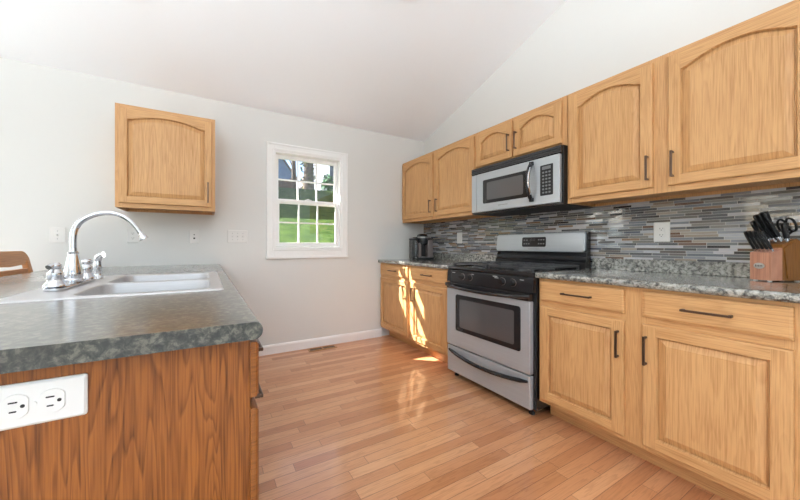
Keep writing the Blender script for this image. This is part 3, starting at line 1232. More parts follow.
# cooktop
bm = BM()
box(bm, 1.812, 2.420, RY0-0.0005+0.002, RY1-0.002, 0.893, 0.912, 0.006)
ct = obj('cooktop', bm, BLACK, t)
bm = BM()
for a in ((1.815, 2.400, RY0+.004, RY0+.018), (1.815, 2.400, RY1-.018, RY1-.004), (1.815, 1.829, RY0+.018, RY1-.018)):
    box(bm, a[0], a[1], a[2], a[3], 0.9115, 0.918, 0.003)
obj('cooktop_rim', bm, BLACK, ct)
for bx in (1.975, 2.255):
    for by in (1.36, 1.735):
        bm = BM()
        lathe(bm, [(0.055, 0.912), (0.052, 0.918), (0.040, 0.922), (0.038, 0.930), (0.0, 0.932)], bx, by, 20)
        obj('burner', bm, IRON, ct, True)
for (ya, yb) in ((RY0+0.03, 1.540), (1.556, RY1-0.03)):
    bm = BM()
    xa, xb = 1.850, 2.385
    z0, z1 = 0.934, 0.948
    for y in (ya, yb-0.012):
        box(bm, xa, xb, y, y+0.012, z0, z1, 0.002)
    for x in (xa, 2.112, xb-0.012):
        box(bm, x, x+0.012, ya+.012, yb-.012, z0, z1, 0.002)
    ym = (ya+yb)/2
    for bx in (1.975, 2.255):
        for dy in (-1, 1):
            box(bm, bx-0.005, bx+0.005, ym+dy*0.03 if dy > 0 else ya+.012, yb-.012 if dy > 0 else ym-0.03, z0, z1+0.004, 0.002)
        for dx in (-1, 1):
            box(bm, bx+0.03 if dx > 0 else bx-0.115, bx+0.115 if dx > 0 else bx-0.03, ym-0.005, ym+0.005, z0, z1+0.004, 0.002)
    for x in (xa, xb-0.014):
        for y in (ya, yb-0.014):
            box(bm, x, x+.014, y, y+.014, 0.912, 0.936)
    obj('burner_grate', bm, IRON, ct, label='black cast iron grate over two burners')
# backguard
bm = BM()
prism(bm, [(2.405, 0.900), (2.480, 0.900), (2.480, 1.190), (2.445, 1.190), (2.440, 1.036), (2.425, 1.010), (2.425, 0.985), (2.405, 0.965)], RY0+0.004, RY1-0.004, 'y')
bg = obj('backguard', bm, BLACK, t)
bm = BM()
def bgl(ins, off):
    out = []
    for (y, z) in rrect(RY0+0.012+ins, RY1-0.006-ins, 1.040+ins, 1.189-ins, 0.022, 5):
        out.append((2.4165 + (z-1.052)*0.0635 + off, y + (0.006 if y > 1.7 and z < 1.1 else 0), z))
    return out
loft(bm, [bgl(0, 0.020), bgl(0, 0.004), bgl(0.002, 0.0012), bgl(0.006, 0.0)])
bp = obj('backguard_panel', bm, STEEL, bg, True)
M = lambda y, z, n: (2.4165 + (z-1.052)*0.0635 - n, y, z)
bm = BM()
loft(bm, [[M(p[0], p[1], -0.001) for p in rrect(1.462, 1.668, 1.078, 1.160, 0.012)], [M(p[0], p[1], 0.0025) for p in rrect(1.464, 1.666, 1.080, 1.158, 0.012)]])
cp = obj('clock_panel', bm, BLACK, bg)
bm = BM()
for (y, z) in ((1.645, 1.135), (1.622, 1.135), (1.645, 1.105), (1.625, 1.105), (1.605, 1.105), (1.52, 1.137), (1.50, 1.137), (1.48, 1.137), (1.52, 1.105), (1.50, 1.105), (1.48, 1.105)):
    bm = BM()
    loft(bm, [[M(p[0], p[1], 0.0024) for p in rrect(y-.006, y+.006, z-.005, z+.005, .002, 2)], [M(p[0], p[1], 0.004) for p in rrect(y-.006, y+.006, z-.005, z+.005, .002, 2)]])
    obj('panel_button', bm, BUTTON, cp)
bm = BM()
for k, y in enumerate((1.592, 1.580, 1.566, 1.554)):
    for zz in (1.130, 1.143):
        loft(bm, [[M(p[0], p[1], 0.0024) for p in rrect(y-.004, y+.004, zz-.0012, zz+.0012, .001, 1)], [M(p[0], p[1], 0.0034) for p in rrect(y-.004, y+.004, zz-.0012, zz+.0012, .001, 1)]])
obj('clock_digits', bm, BUTTON, cp, label='grey clock digits')
bm = BM()
for k in range(9):
    y = 1.605 - 0.011*k
    box(bm, 2.4155, 2.4175, y-.004, y+.003, 1.0585, 1.0635)
obj('brand_mark', bm, BUTTON, bg, label='small line of grey lettering')

# ------------------------------------------------------------------ microwave
MY0, MY1 = 1.170, 1.940
t = thing('microwave', 'stainless over-the-range microwave with black vent under the short cabinet', 'microwave', (2.3, 1.555, 1.372))
bm = BM()
box(bm, 2.132, XR-0.010, MY0, MY1, 1.366, 1.770, 0.003)
obj('microwave_body', bm, BLACKM, t)
bm = BM()
box(bm, 2.112, 2.1315, MY0+.004, MY1-.002, 1.712, 1.768, 0.002)
vg = obj('vent_grille', bm, BLACK, t)
bm = BM()
for k in range(3):
    z = 1.720 + 0.016*k
    prism(bm, [(2.103, z), (2.113, z), (2.113, z+.013), (2.108, z+.013)], MY0+.004, MY1-.004, 'y')
obj('vent_louver', bm, LOUV, vg)
bm = BM()
box(bm, 2.108, 2.1315, 1.884, MY1-.004, 1.380, 1.710, 0.004)
obj('side_trim', bm, STEEL, t, label='narrow stainless strip left of the door')
bm = BM()
box(bm, 2.104, 2.1315, MY0+.010, 1.8785, 1.380, 1.710, 0.005)
md = obj('microwave_door', bm, STEEL, t)
bm = BM()
box(bm, 2.115, 2.1315, MY0+.002, MY1-.002, 1.367, 1.379, 0.002)
obj('bottom_trim', bm, BLACK, t)
bm = BM()
loft(bm, [[(2.1045, p[0], p[1]) for p in rrect(1.405, 1.810, 1.447, 1.648, 0.010)], [(2.1015, p[0], p[1]) for p in rrect(1.407, 1.808, 1.449, 1.646, 0.010)]])
mw = obj('door_window', bm, BLACK, md)
bm = BM()
loft(bm, [[(2.1017, p[0], p[1]) for p in rrect(1.440, 1.768, 1.474, 1.622, 0.012)], [(2.1007, p[0], p[1]) for p in rrect(1.440, 1.768, 1.474, 1.622, 0.012)]])
obj('window_glass', bm, MWGL, mw, label='grey perforated window glass')
bm = BM()
pts, pin = [], []
for k in range(15):
    s = k/14*2-1
    pts.append((2.100 - 0.048*(1-s*s)-0.004, 1.372, 1.553 + s*0.136))
tube(bm, pts, [0.010]+[0.0145]*13+[0.010], 10)
for s in (-1, 1):
    box(bm, 2.088, 2.106, 1.357, 1.387, 1.553+s*.132-.014, 1.553+s*.132+.014, .004)
hd = obj('handle', bm, BLACK, md, True, label='bowed black door handle')
bm = BM()
tube(bm, [(p[0]-0.006, p[1]-0.011, p[2]) for p in pts[2:-2]], 0.006, 8)
obj('handle_insert', bm, CHROME, hd, True, label='bright strip along the handle')
bm = BM()
loft(bm, [[(2.1045, p[0], p[1]) for p in rrect(1.222, 1.312, 1.440, 1.655, 0.006)], [(2.1020, p[0], p[1]) for p in rrect(1.223, 1.311, 1.441, 1.654, 0.006)]])
kp = obj('keypad', bm, BLACKM, md)
bm = BM()
box(bm, 2.1008, 2.1022, 1.237, 1.297, 1.622, 1.644)
obj('display', bm, BUTTON, kp, label='grey clock display')
bm = BM()
for r in range(7):
    for c in range(3):
        y, z = 1.245+.022*c, 1.602-.0235*r
        loft(bm, [[(2.1021, p[0], p[1]) for p in rrect(y-.007, y+.007, z-.006, z+.006, .003, 2)], [(2.1006, p[0], p[1]) for p in rrect(y-.007, y+.007, z-.006, z+.006, .003, 2)]])
obj('keypad_buttons', bm, BUTTON, kp)
bm = BM()
for k in range(8):
    y = 1.655 - 0.011*k
    box(bm, 2.1030, 2.1045, y-.004, y+.003, 1.4155, 1.4215)
obj('brand_mark', bm, BUTTON, md, label='small line of grey lettering')

# ------------------------------------------------------------------ coffee maker
KX, KY = 2.300, 2.885
t = thing('coffee_maker', 'black and graphite pod coffee maker in the counter corner', 'coffee maker', (KX, KY, ZT))
t.rotation_euler = (0, 0, math.radians(-14))
t.scale = (0.90, 0.90, 0.93)
def kobj(name, bm, m, par=t, **k):
    return obj(name, bm, m, par, local=True, **k)
bm = BM()
box(bm, -0.075, 0.115, -0.135, 0.145, 0.001, 0.030, 0.008)
kobj('base', bm, BLACKM)
bm = BM()
box(bm, -0.055, 0.055, -0.130, -0.03, 0.0302, 0.040, 0.004)
kobj('drip_tray', bm, KSIL, label='silver drip tray')
bm = BM()
box(bm, -0.075, 0.115, -0.020, 0.145, 0.0302, 0.292, 0.014)
kobj('tower', bm, BLACKM, smooth=True)
bm = BM()
box(bm, 0.040, 0.113, -0.118, -0.0202, 0.0302, 0.250, 0.010)
box(bm, -0.073, -0.045, -0.100, -0.0202, 0.0302, 0.215, 0.008)
kobj('front_panel', bm, KGREY, smooth=True, label='graphite front columns beside the cup bay')
bm = BM()
L = []
for z, k in ((0.192, .80), (0.205, 0.95), (0.240, 1.0), (0.285, 1.0), (0.306, .95), (0.322, .80), (0.330, .55)):
    L.append([(-0.010+p[0]*k, -0.040+p[1]*k, z) for p in rrect(-0.062, 0.062, -0.090, 0.085, 0.055, 5)])
loft(bm, L)
kh = kobj('brew_head', bm, BLACK, smooth=True, label='rounded black brew head')
bm = BM()
pts = [(-0.074, -0.060, 0.284), (-0.066, -0.108, 0.284), (-0.040, -0.134, 0.284), (-0.010, -0.140, 0.284), (0.020, -0.134, 0.284), (0.046, -0.108, 0.284), (0.054, -0.060, 0.284)]
tube(bm, pts, 0.0105, 10)
kobj('handle', bm, KSIL, kh, smooth=True, label='silver lift handle')
bm = BM()
box(bm, -0.128, -0.077, -0.085, 0.125, 0.004, 0.255, 0.012)
rv = kobj('water_reservoir', bm, RESV, smooth=True, label='clear smoky water reservoir on its left side')
bm = BM()
box(bm, -0.131, -0.0755, -0.090, 0.130, 0.256, 0.276, 0.008)
kobj('reservoir_lid', bm, BLACK, rv, smooth=True)

# ------------------------------------------------------------------ knife block and knives
BX0, BY0, BY1, BZ = 2.285, 0.358, 0.430, ZT+0.006
BANG = -math.radians(25)


def KR(p):
    x, y = p[0]-BX0, p[1]-BY0
    return (BX0 + x*math.cos(BANG) - y*math.sin(BANG), BY0 + x*math.sin(BANG) + y*math.cos(BANG), p[2])


t = thing('knife_block', 'wooden knife block with an oval badge on the right-hand counter', 'knife block', (BX0, BY0, ZT))
t.rotation_euler = (0, 0, BANG)
bm = BM()
# low front step with badge
prism(bm, [(BX0, BZ), (BX0+0.055, BZ), (BX0+0.055, BZ+0.150), (BX0+0.045, BZ+0.140), (BX0, BZ+0.128)], BY0, BY1, 'y')
obj('front_block', bm, BLKF, t, label='pinkish wooden front step')
bm = BM()
prism(bm, [(BX0+0.0555, BZ), (BX0+.163, BZ), (BX0+.163, BZ+0.165), (BX0+0.125, BZ+0.192), (BX0+0.0555, BZ+0.165)], BY0, BY1, 'y')
obj('rear_block', bm, BLK, t)
bm = BM()
prism(bm, [(BX0+.077, BZ+.01), (BX0+.159, BZ+.003), (BX0+.159, BZ+.160), (BX0+.100, BZ+.176), (BX0+.053+.007, BZ+0.150)], BY0-0.004, BY0-0.0002, 'y')
obj('side_panel', bm, BLK, t)
bm = BM()
lathe(bm, [(0.0001, -0.001), (1.0, -0.001), (1.0, 1.0), (0.0001, 1.4)], 0, 0, 20, Matrix.Translation((BX0, 0.398, BZ+0.066)) @ Matrix.Rotation(-PI/2, 4, 'Y') @ Matrix.Diagonal((0.0140, 0.0190, 0.0016, 1)))
bd = obj('badge', bm, BADGE, t, True, label='oval silver badge with dark lettering')
bm = BM()
for k, (h1, h2) in enumerate(((-.0045, .005), (-.003, .003), (-.004, .004), (-.003, .0035), (-.0025, .003))):
    y = 0.4084 - 0.0052*k
    box(bm, BX0-0.0030, BX0-0.0016, y-0.0012, y+0.0008, BZ+0.066+h1, BZ+0.066+h2)
obj('badge_lettering', bm, SLOT, bd)
for (x, y) in ((BX0+.012, BY0+.012), (BX0+.012, BY1-.012), (BX0+.145, BY0+.012), (BX0+.145, BY1-.012)):
    obj('foot', lathe(BM(), [(0.007, ZT+0.0002), (0.007, BZ)], x, y, 10), PLAST, t)


def knife(name, label, cat, base, d, length, w, th, group):
    """handle rising from the slot along d, metal bolster at its foot"""
    b = Vector(base)
    d = Vector(d).normalized()
    yv = Vector((0, 1, 0))
    nrm = d.cross(yv).normalized()
    t = thing(name, label, cat, base, group)
    t.location = KR(base)
    t.rotation_euler = (0, 0, BANG)
    bm = BM()
    L = []
    for s, kw, bend in ((0.0, .80, 0), (0.12, .92, 0), (0.35, .86, .001), (0.6, .92, .001), (0.85, 1.12, -.001), (0.96, 1.15, -.003), (1.0, .9, -.004)):
        c = b + d*(0.012+length*s) + nrm*bend
        L.append([c + yv*p[0]*th + nrm*p[1]*w*kw for p in rrect(-.5, .5, -.5, .5, .28, 3)])
    loft(bm, L)
    h = obj('handle', bm, KNIFE, t, True)
    bm = BM()
    L = []
    for s in (-0.012, 0.0125):
        c = b + d*s
        L.append([c + yv*p[0]*th*.85 + nrm*p[1]*w*.78 for p in rrect(-.5, .5, -.5, .5, .28, 3)])
    loft(bm, L)
    obj('bolster', bm, CHROME, t, True, label='steel bolster')
    bm = BM()
    for s in (.3, .6):
        for sg in (-1, 1):
            lathe(bm, [(0.0022, 0), (0.0022, 0.0006), (0, 0.0008)], 0, 0, 8, Matrix.Translation(b + d*(0.012+length*s) + yv*sg*th*.5) @ Matrix.Rotation(-sg*PI/2, 4, 'X'))
    obj('rivet', bm, CHROME, h)
    return t


orders = ['leftmost', 'second', 'middle', 'fourth', 'rightmost']
DK = (-0.42, 0.05, 0.80)
for k in range(5):
    y = 0.4255 - 0.0145*k
    knife('steak_knife', f'{orders[k]} from left of five slim black steak knives low in the knife block', 'knife',
          (BX0+0.022, y, BZ+0.1345), DK, 0.092, 0.0120, 0.0080, 'steak knives in the lower row')
big = [(0.425, 0.098, 0.104, 'short-handled black kitchen knife at the left of the upper row of the knife block'),
       (0.408, 0.118, 0.122, 'second black kitchen knife from the left in the upper row of the knife block'),
       (0.391, 0.124, 0.124, 'third black kitchen knife from the left in the upper row of the knife block'),
       (0.374, 0.130, 0.124, 'fourth and tallest black kitchen knife in the upper row of the knife block')]
for (y, off, ln, lab) in big:
    knife('kitchen_knife', lab, 'knife', (BX0+0.066, y, BZ+0.172+(off-.096)*0.6), DK, ln, 0.0200, 0.0108, 'large knives in the upper row')
knife('kitchen_knife', 'thick black-handled knife standing lower in front of the scissors in the knife block', 'knife', (BX0+0.0955, 0.3685, BZ+0.183), (-0.22, -0.02, 0.80), 0.070, 0.022, 0.0140, 'large knives in the upper row')
t = thing('kitchen_scissors', 'black-handled kitchen scissors at the right of the knife block', 'scissors', (BX0+0.128, 0.380, BZ+0.19))
t.location = KR((BX0+0.128, 0.380, BZ+0.19))
t.rotation_euler = (0, 0, BANG)
for (yo, lean, zz) in ((0.389, 0.016, 0.0), (0.368, -0.016, 0.004)):
    bm = BM()
    c = Vector((BX0+0.108, yo+lean*.2, BZ+0.252+zz))
    pts = []
    for k in range(17):
        a = 2*PI*k/16
        pts.append(c + Vector((-0.012*math.sin(a), 0.015*math.cos(a), 0.030*math.sin(a))))
    tube(bm, pts, 0.0042, 8)
    tube(bm, [(BX0+0.126, 0.379, BZ+0.186), (BX0+0.120, 0.379+(yo-.357)*.5, BZ+0.208), c+Vector((0.008, 0, -0.028))], [.005, .0055, .0045], 8)
    obj('handle_loop', bm, KNIFE, t, True)
bm = BM()
box(bm, BX0+0.1215, BX0+0.1285, 0.374, 0.384, BZ+0.178, BZ+0.196)
obj('blade', bm, CHROME, t)

# ------------------------------------------------------------------ peninsula: cabinet, counter, sink, faucet
PX = 0.088
t = thing('peninsula_cabinet', 'oak peninsula cabinet with a veneered end panel under the sink counter', 'base cabinet', (-0.4, 1.9, 0))
PY0, PY1 = 0.733, YB-0.002
XP0, ZP = -0.62, 0.878
bm = BM()
box(bm, XP0, PX, PY0, PY0+0.018, 0.0, ZP)
obj('end_panel', bm, PV, t)
bm = BM()
box(bm, XP0, XP0+0.018, PY0+.018, PY1, 0.0, ZP)
obj('back_panel', bm, PV, t)
bm = BM()
box(bm, XP0+0.018, PX-0.019, PY0+.018, PY1, 0.10, 0.118)
obj('cabinet_floor', bm, PV, t)
bm = BM()
box(bm, PX-0.09, PX-0.072, PY0+.018, PY1, 0.0, 0.10)
obj('toe_kick', bm, PY, t)
FA = face_aisle(PX)
face_frame(t, FA, PY0+.018, PY1, 0.10, ZP, [(PY0+.018, PY0+.05), (1.18, 1.25), (1.66, 1.70), (2.10, 2.17), (2.55, 2.62), (PY1-.05, PY1)], [(0.10, 0.14), (0.70, 0.76), (0.85, ZP)], mats=(PV, PY))
for (a, b) in ((0.722, 1.130), (2.15, 2.59), (2.60, 3.07)):
    drawer(t, FA, a, b, 0.742, 0.868, PY, 0.15)
drawer(t, FA, 0.722, 1.130, 0.330, 0.716, PY, 0.15, hw=0.678)
drawer(t, FA, 0.722, 1.130, 0.138, 0.306, PY, 0.15)
for (a, b, h) in ((1.235, 1.672, 1.64), (1.69, 2.12, 1.72)):
    door(t, FA, a, b, 0.138, 0.868, 0, mats=(PV, PY), hnd=(h, 0.74, 0.135))
for (a, b, h) in ((2.15, 2.59, 2.56), (2.60, 3.07, 2.63)):
    door(t, FA, a, b, 0.138, 0.716, 0, mats=(PV, PY), hnd=(h, 0.595, 0.135))

ZPT = 0.918
SX0, SX1, SY0, SY1 = -0.575, 0.058, 1.262, 2.115      # sink rim
HX0, HX1, HY0, HY1 = SX0+.02, SX1-.02, SY0+.02, SY1-.02   # cut-out
t = thing('countertop', 'dark green-grey speckled countertop with rounded edge on the peninsula', 'countertop', (-0.4, 1.9, 0.879), 'laminate countertops')
cx0, cx1, cy0, cy1, cz0 = -1.0, 0.112, 0.702, YB-0.001, 0.879
bm = BM()
prism(bm, bullnose(cx1, HX1, cz0, ZPT, r=0.0185), cy0, cy1, 'y')
box(bm, cx0, HX0, cy0, cy1, cz0, ZPT)
box(bm, HX0, HX1, cy0, HY0, cz0, ZPT)
box(bm, HX0, HX1, HY1, cy1, cz0, ZPT)
obj('counter_slab', bm, LAMD, t, True)

t = thing('kitchen_sink', 'double-bowl stainless steel drop-in sink in the peninsula counter', 'sink', (-0.26, 1.69, ZPT))
bm = BM()
zr = ZPT+0.0055
ymid = (SY0+SY1)/2
bowls = [(-0.405, 0.012, SY0+0.045, ymid-0.014), (-0.405, 0.012, ymid+0.014, SY1-0.045)]
outer0 = [bm.verts.new((p[0], p[1], ZPT+0.0003)) for p in rrect(SX0, SX1, SY0, SY1, 0.022)]
outer1 = [bm.verts.new((p[0], p[1], zr)) for p in rrect(SX0+.004, SX1-.004, SY0+.004, SY1-.004, 0.02)]
outer2 = [bm.verts.new((p[0], p[1], zr-.0015)) for p in rrect(SX0+.012, SX1-.012, SY0+.012, SY1-.012, 0.016)]
n = len(outer0)
for A, B in ((outer0, outer1), (outer1, outer2)):
    for k in range(n):
        bm.faces.new((A[k], A[(k+1) % n], B[(k+1) % n], B[k]))
edges = []
for k in range(n):
    edges.append(bm.edges.get((outer2[k], outer2[(k+1) % n])))
for (a, b, c, d) in bowls:
    loop = [bm.verts.new((p[0], p[1], zr-.0015)) for p in rrect(a, b, c, d, 0.06, 6)]
    for k in range(len(loop)):
        edges.append(bm.edges.new((loop[k], loop[(k+1) % len(loop)])))
bmesh.ops.triangle_fill(bm, edges=edges, use_beauty=True)
obj('sink_deck', bm, SINKS, t, True)
for (a, b, c, d) in bowls:
    bm = BM()
    L = []
    for ins, z, r in ((0, zr-.0015, .06), (0.004, zr-.005, .058), (0.010, zr-.05, .056), (0.018, zr-.15, .05), (0.035, zr-.172, .05), (0.060, zr-.178, .04)):
        L.append([(p[0], p[1], z) for p in rrect(a+ins, b-ins, c+ins, d-ins, max(.02, r-ins*.3), 6)])
    loft(bm, L, cap0=False, cap1=True)
    bw = obj('sink_bowl', bm, SINKS, t, True)
    bm = BM()
    lathe(bm, [(0.045, zr-.1775), (0.042, zr-.1755), (0.030, zr-.1765), (0.0, zr-.1768)], (a+b)/2, (c+d)/2, 20)
    obj('drain', bm, CHROME, bw, True)

FX, FY = -0.500, 1.680
zd = zr
t = thing('faucet', 'chrome gooseneck kitchen faucet with two ball handles behind the sink bowls', 'faucet', (FX, FY, zd))
bm = BM()
L = []
for ins, z in ((0, zd+.0002), (0, zd+.007), (0.006, zd+.012), (0.012, zd+.0135)):
    L.append([(p[0], p[1], z) for p in rrect(FX-.032+ins, FX+.032-ins, FY-.20+ins, FY+.185-ins, .030-ins, 6)])
loft(bm, L)
obj('base_plate', bm, CHROME, t, True)
bm = BM()
z0 = zd+.0138
lathe(bm, [(0.034, z0), (0.0345, z0+.008), (0.030, z0+.014), (0.0325, z0+.020), (0.031, z0+.040), (0.026, z0+.066), (0.0205, z0+.096), (0.0160, z0+.116), (0.0178, z0+.119), (0.0178, z0+.124), (0.0128, z0+.127), (0.0122, z0+.14)], FX, FY, 28)
obj('spout_base', bm, CHROME, t, True)
ctrl = [(-.504, 1.07), (-.504, 1.118), (-.500, 1.152), (-.487, 1.182), (-.463, 1.206), (-.425, 1.226), (-.380, 1.232), (-.343, 1.222), (-.312, 1.199), (-.288, 1.168), (-.272, 1.140)]
P = [Vector((FX + (c[0]+.504), FY, c[1])) for c in ctrl]


def smooth_path(P, n=6):
    out = []
    for i in range(len(P)-1):
        p0, p1, p2, p3 = P[max(i-1, 0)], P[i], P[i+1], P[min(i+2, len(P)-1)]
        for k in range(n):
            u = k/n
            out.append(0.5*((2*p1) + (p2-p0)*u + (2*p0-5*p1+4*p2-p3)*u*u + (3*p1-p0-3*p2+p3)*u**3))
    out.append(P[-1])
    return out


SP = smooth_path(P)
bm = BM()
tube(bm, SP, [0.0122 - 0.0032*min(1, max(0, (k/len(SP)-.2)/.7)) for k in range(len(SP))], 16)
sp_ = obj('spout', bm, CHROME, t, True)
bm = BM()
dv = (SP[-1]-SP[-3]).normalized()
e0 = SP[-1]
tube(bm, [e0-dv*.004, e0+dv*.004, e0+dv*.012, e0+dv*.022, e0+dv*.026], [.0105, .0125, .0135, .0175, .0170], 16)
obj('aerator', bm, CHROME, sp_, True)
for (y, kk) in ((1.512, 1.0), (1.835, 1.0)):
    bm = BM()
    z0 = zd+.0138
    lathe(bm, [(0.034, z0), (0.033, z0+.006), (0.024, z0+.018), (0.022, z0+.024), (0.0235, z0+.027), (0.0225, z0+.050), (0.015, z0+.058), (0.012, z0+.064)], FX, y, 24)
    hb = obj('handle_base', bm, CHROME, t, True)
    bm = BM()
    c = Vector((FX, y, z0+.075))
    lathe(bm, [(0.0, -.014), (.010, -.0125), (.0165, -.007), (.0185, 0), (.0165, .007), (.010, .0125), (0, .014)], 0, 0, 20, Matrix.Translation(c))
    s = -1 if y < FY else 1
    tube(bm, [c, c+Vector((0.006*s, s*.014, .003)), c+Vector((.010*s, s*.026, -.004))], [.010, .0095, .0100], 12)
    obj('handle', bm, CHROME, hb, True)
t = thing('side_sprayer', 'chrome side sprayer standing on the sink deck beyond the faucet', 'sprayer', (FX+.005, 1.955, zd))
bm = BM()
sx, sy = FX+.010, 1.955
lathe(bm, [(0.026, zd+.0003), (0.025, zd+.006), (0.019, zd+.014), (0.017, zd+.030), (0.018, zd+.032), (0.018, zd+.040)], sx, sy, 20)
obj('sprayer_base', bm, CHROME, t, True)
bm = BM()
lathe(bm, [(0.0155, zd+.0402), (0.0175, zd+.048), (0.0165, zd+.080), (0.0145, zd+.092), (0.0155, zd+.096)], sx, sy, 20)
tube(bm, [(sx, sy, zd+.090), (sx+.004, sy-.004, zd+.106), (sx+.016, sy-.010, zd+.118), (sx+.026, sy-.014, zd+.120)], [.0155, .0155, .0145, .0150], 14)
obj('sprayer_head', bm, CHROME, t, True)

# ------------------------------------------------------------------ outlets and switches
def plate(name, label, cat, F, u, w, kind, hor=False, W=0.078, H=0.122, group=None, th=0.006, gap=0.0004, k_=1.0):
    t = thing(name, label, cat, F(u, w, 0), group)
    def Q(a, b, n):
        return F(u + (-b if hor else a), w + (a if hor else b), n+gap)
    bm = BM()
    pw, ph = W/2, H/2
    loft(bm, [[Q(p[0], p[1], 0) for p in rrect(-pw, pw, -ph, ph, .004, 2)], [Q(p[0], p[1], th*.5) for p in rrect(-pw, pw, -ph, ph, .004, 2)], [Q(p[0], p[1], th) for p in rrect(-pw+.004, pw-.004, -ph+.004, ph-.004, .003, 2)]])
    obj('cover_plate', bm, PLAST, t)
    def slab(name, a0, a1, b0, b1, n0, n1, m, par, r=.002):
        bm = BM()
        loft(bm, [[Q(p[0], p[1], n0) for p in rrect(a0, a1, b0, b1, r, 3)], [Q(p[0], p[1], n1) for p in rrect(a0, a1, b0, b1, r, 3)]])
        return obj(name, bm, m, par)
    if kind == 'outlet':
        Q0 = Q
        Q = lambda a, b, n: Q0(a*k_, b*k_, n)
        for s in (-1, 1):
            c = s*0.0195
            bm = BM()
            lp = []
            for k in range(24):
                a = 2*PI*k/24
                lp.append((.0178*math.cos(a), c + max(-.0142, min(.0142, .0178*math.sin(a)))))
            loft(bm, [[Q(p[0], p[1], th) for p in lp], [Q(p[0]*.96, c+(p[1]-c)*.96, th+.0022) for p in lp]])
            rc = obj('receptacle', bm, PLAST, t)
            bm = BM()
            for (a, b0, b1) in ((-.0065, -.002, .006), (.0065, -.003, .007)):
                L0 = rrect(a-.0011, a+.0011, c+b0, c+b1, .0008, 1)
                loft(bm, [[Q(p[0], p[1], th+.0015) for p in L0], [Q(p[0], p[1], th+.0026) for p in L0]])
            L0 = rrect(-.0025, .0025, c-.0105, c-.0055, .0022, 3)
            loft(bm, [[Q(p[0], p[1], th+.0015) for p in L0], [Q(p[0], p[1], th+.0026) for p in L0]])
            obj('slots', bm, SLOT, rc, label='dark plug slots')
        slab('screw', -.003, .003, -.003, .003, th, th+.0012, PLAST, t, .0028)
    elif kind.startswith('switch'):
        ng = int(kind[-1])
        for k in range(ng):
            a = (k-(ng-1)/2)*0.046
            s = slab('switch_toggle', a-.005, a+.005, -.012, .012, th, th+.001, PLAST, t)
            bm = BM()
            loft(bm, [[Q(p[0], p[1], th+.001) for p in rrect(a-.004, a+.004, -.006, .004, .001, 1)], [Q(p[0], p[1], th+.013) for p in rrect(a-.0032, a+.0032, .002, .009, .001, 1)]])
            obj('toggle_lever', bm, PLAST, s)
            for b in (-.030, .030):
                slab('screw', a-.0026, a+.0026, b-.0026, b+.0026, th, th+.001, BUTTON, t, .0024)
    elif kind == 'jack':
        slab('phone_jack', -.007, .007, -.022, -.008, th, th+.002, SLOT, t)
        slab('cable_jack', -.0055, .0055, .012, .023, th, th+.006, BUTTON, t, .005)
    elif kind == 'rocker':
        slab('rocker', -.0165, .0165, -.033, .033, th, th+.003, PLAST, t)
    return t


FW = face_back(YB)
plate('light_switch', 'single white light switch farthest left on the back wall behind the faucet', 'switch', FW, -1.012, 1.170, 'switch1', W=0.095, group='wall plates on the back wall')
plate('wall_outlet', 'white wall outlet on the back wall behind the faucet spout tip', 'outlet', FW, -0.548, 1.172, 'outlet', W=0.080, group='wall plates on the back wall')
plate('jack_plate', 'white plate with two small jacks under the left wall cabinet', 'jack plate', FW, -0.102, 1.170, 'jack', W=0.080, group='wall plates on the back wall')
plate('light_switch', 'wide white three-switch plate left of the window', 'switch', FW, 0.261, 1.176, 'switch3', W=0.178, group='wall plates on the back wall')
FT = face_right(XR-0.008)
plate('wall_outlet', 'white outlet on the mosaic tile between range and knife block', 'outlet', FT, 0.797, 1.173, 'outlet', W=0.076, group='wall plates on the mosaic tile')
plate('light_switch', 'small white plate on the mosaic tile between coffee maker and range', 'switch', FT, 2.470, 1.175, 'rocker', W=0.076, group='wall plates on the mosaic tile')
FP = face_back(PY0)
plate('wall_outlet', 'large white horizontal outlet on the oak end panel of the peninsula', 'outlet', FP, -0.2674, 0.8125, 'outlet', hor=True, W=0.0755, H=0.140, k_=1.2)

# ------------------------------------------------------------------ floor vent
t = thing('floor_vent', 'small brown metal floor register below the window', 'vent', (1.085, 3.012, 0))
vx0, vx1, vy0, vy1 = 0.930, 1.240, 2.968, 3.060
bm = BM()
box(bm, vx0, vx1, vy0, vy0+.016, .0005, .006, .0015)
box(bm, vx0, vx1, vy1-.016, vy1, .0005, .006, .0015)
box(bm, vx0, vx0+.018, vy0+.016, vy1-.016, .0005, .006, .0015)
box(bm, vx1-.018, vx1, vy0+.016, vy1-.016, .0005, .006, .0015)
box(bm, 1.078, 1.092, vy0+.016, vy1-.016, .0005, .006)
obj('vent_frame', bm, VENT, t)
bm = BM()
box(bm, vx0+.017, vx1-.017, vy0+.015, vy1-.015, .0003, .0012)
obj('vent_opening', bm, SLOT, t)
bm = BM()
for k in range(26):
    x = vx0+.022+.0104*k
    if abs(x-1.085) < .009:
        continue
    box(bm, x, x+.0020, vy0+.016, vy1-.016, .0013, .0018)
obj('vent_louvers', bm, VENT, t)

# ------------------------------------------------------------------ ceiling fixtures (their lower rims touch the top of the frame)
def ceil_frame(x, y):
    # z axis of the fixture points down, normal to the slope
    ang = math.atan(SL)
    return Matrix.Translation((x, y, zc(y))) @ Matrix.Rotation(PI - ang, 4, 'X')


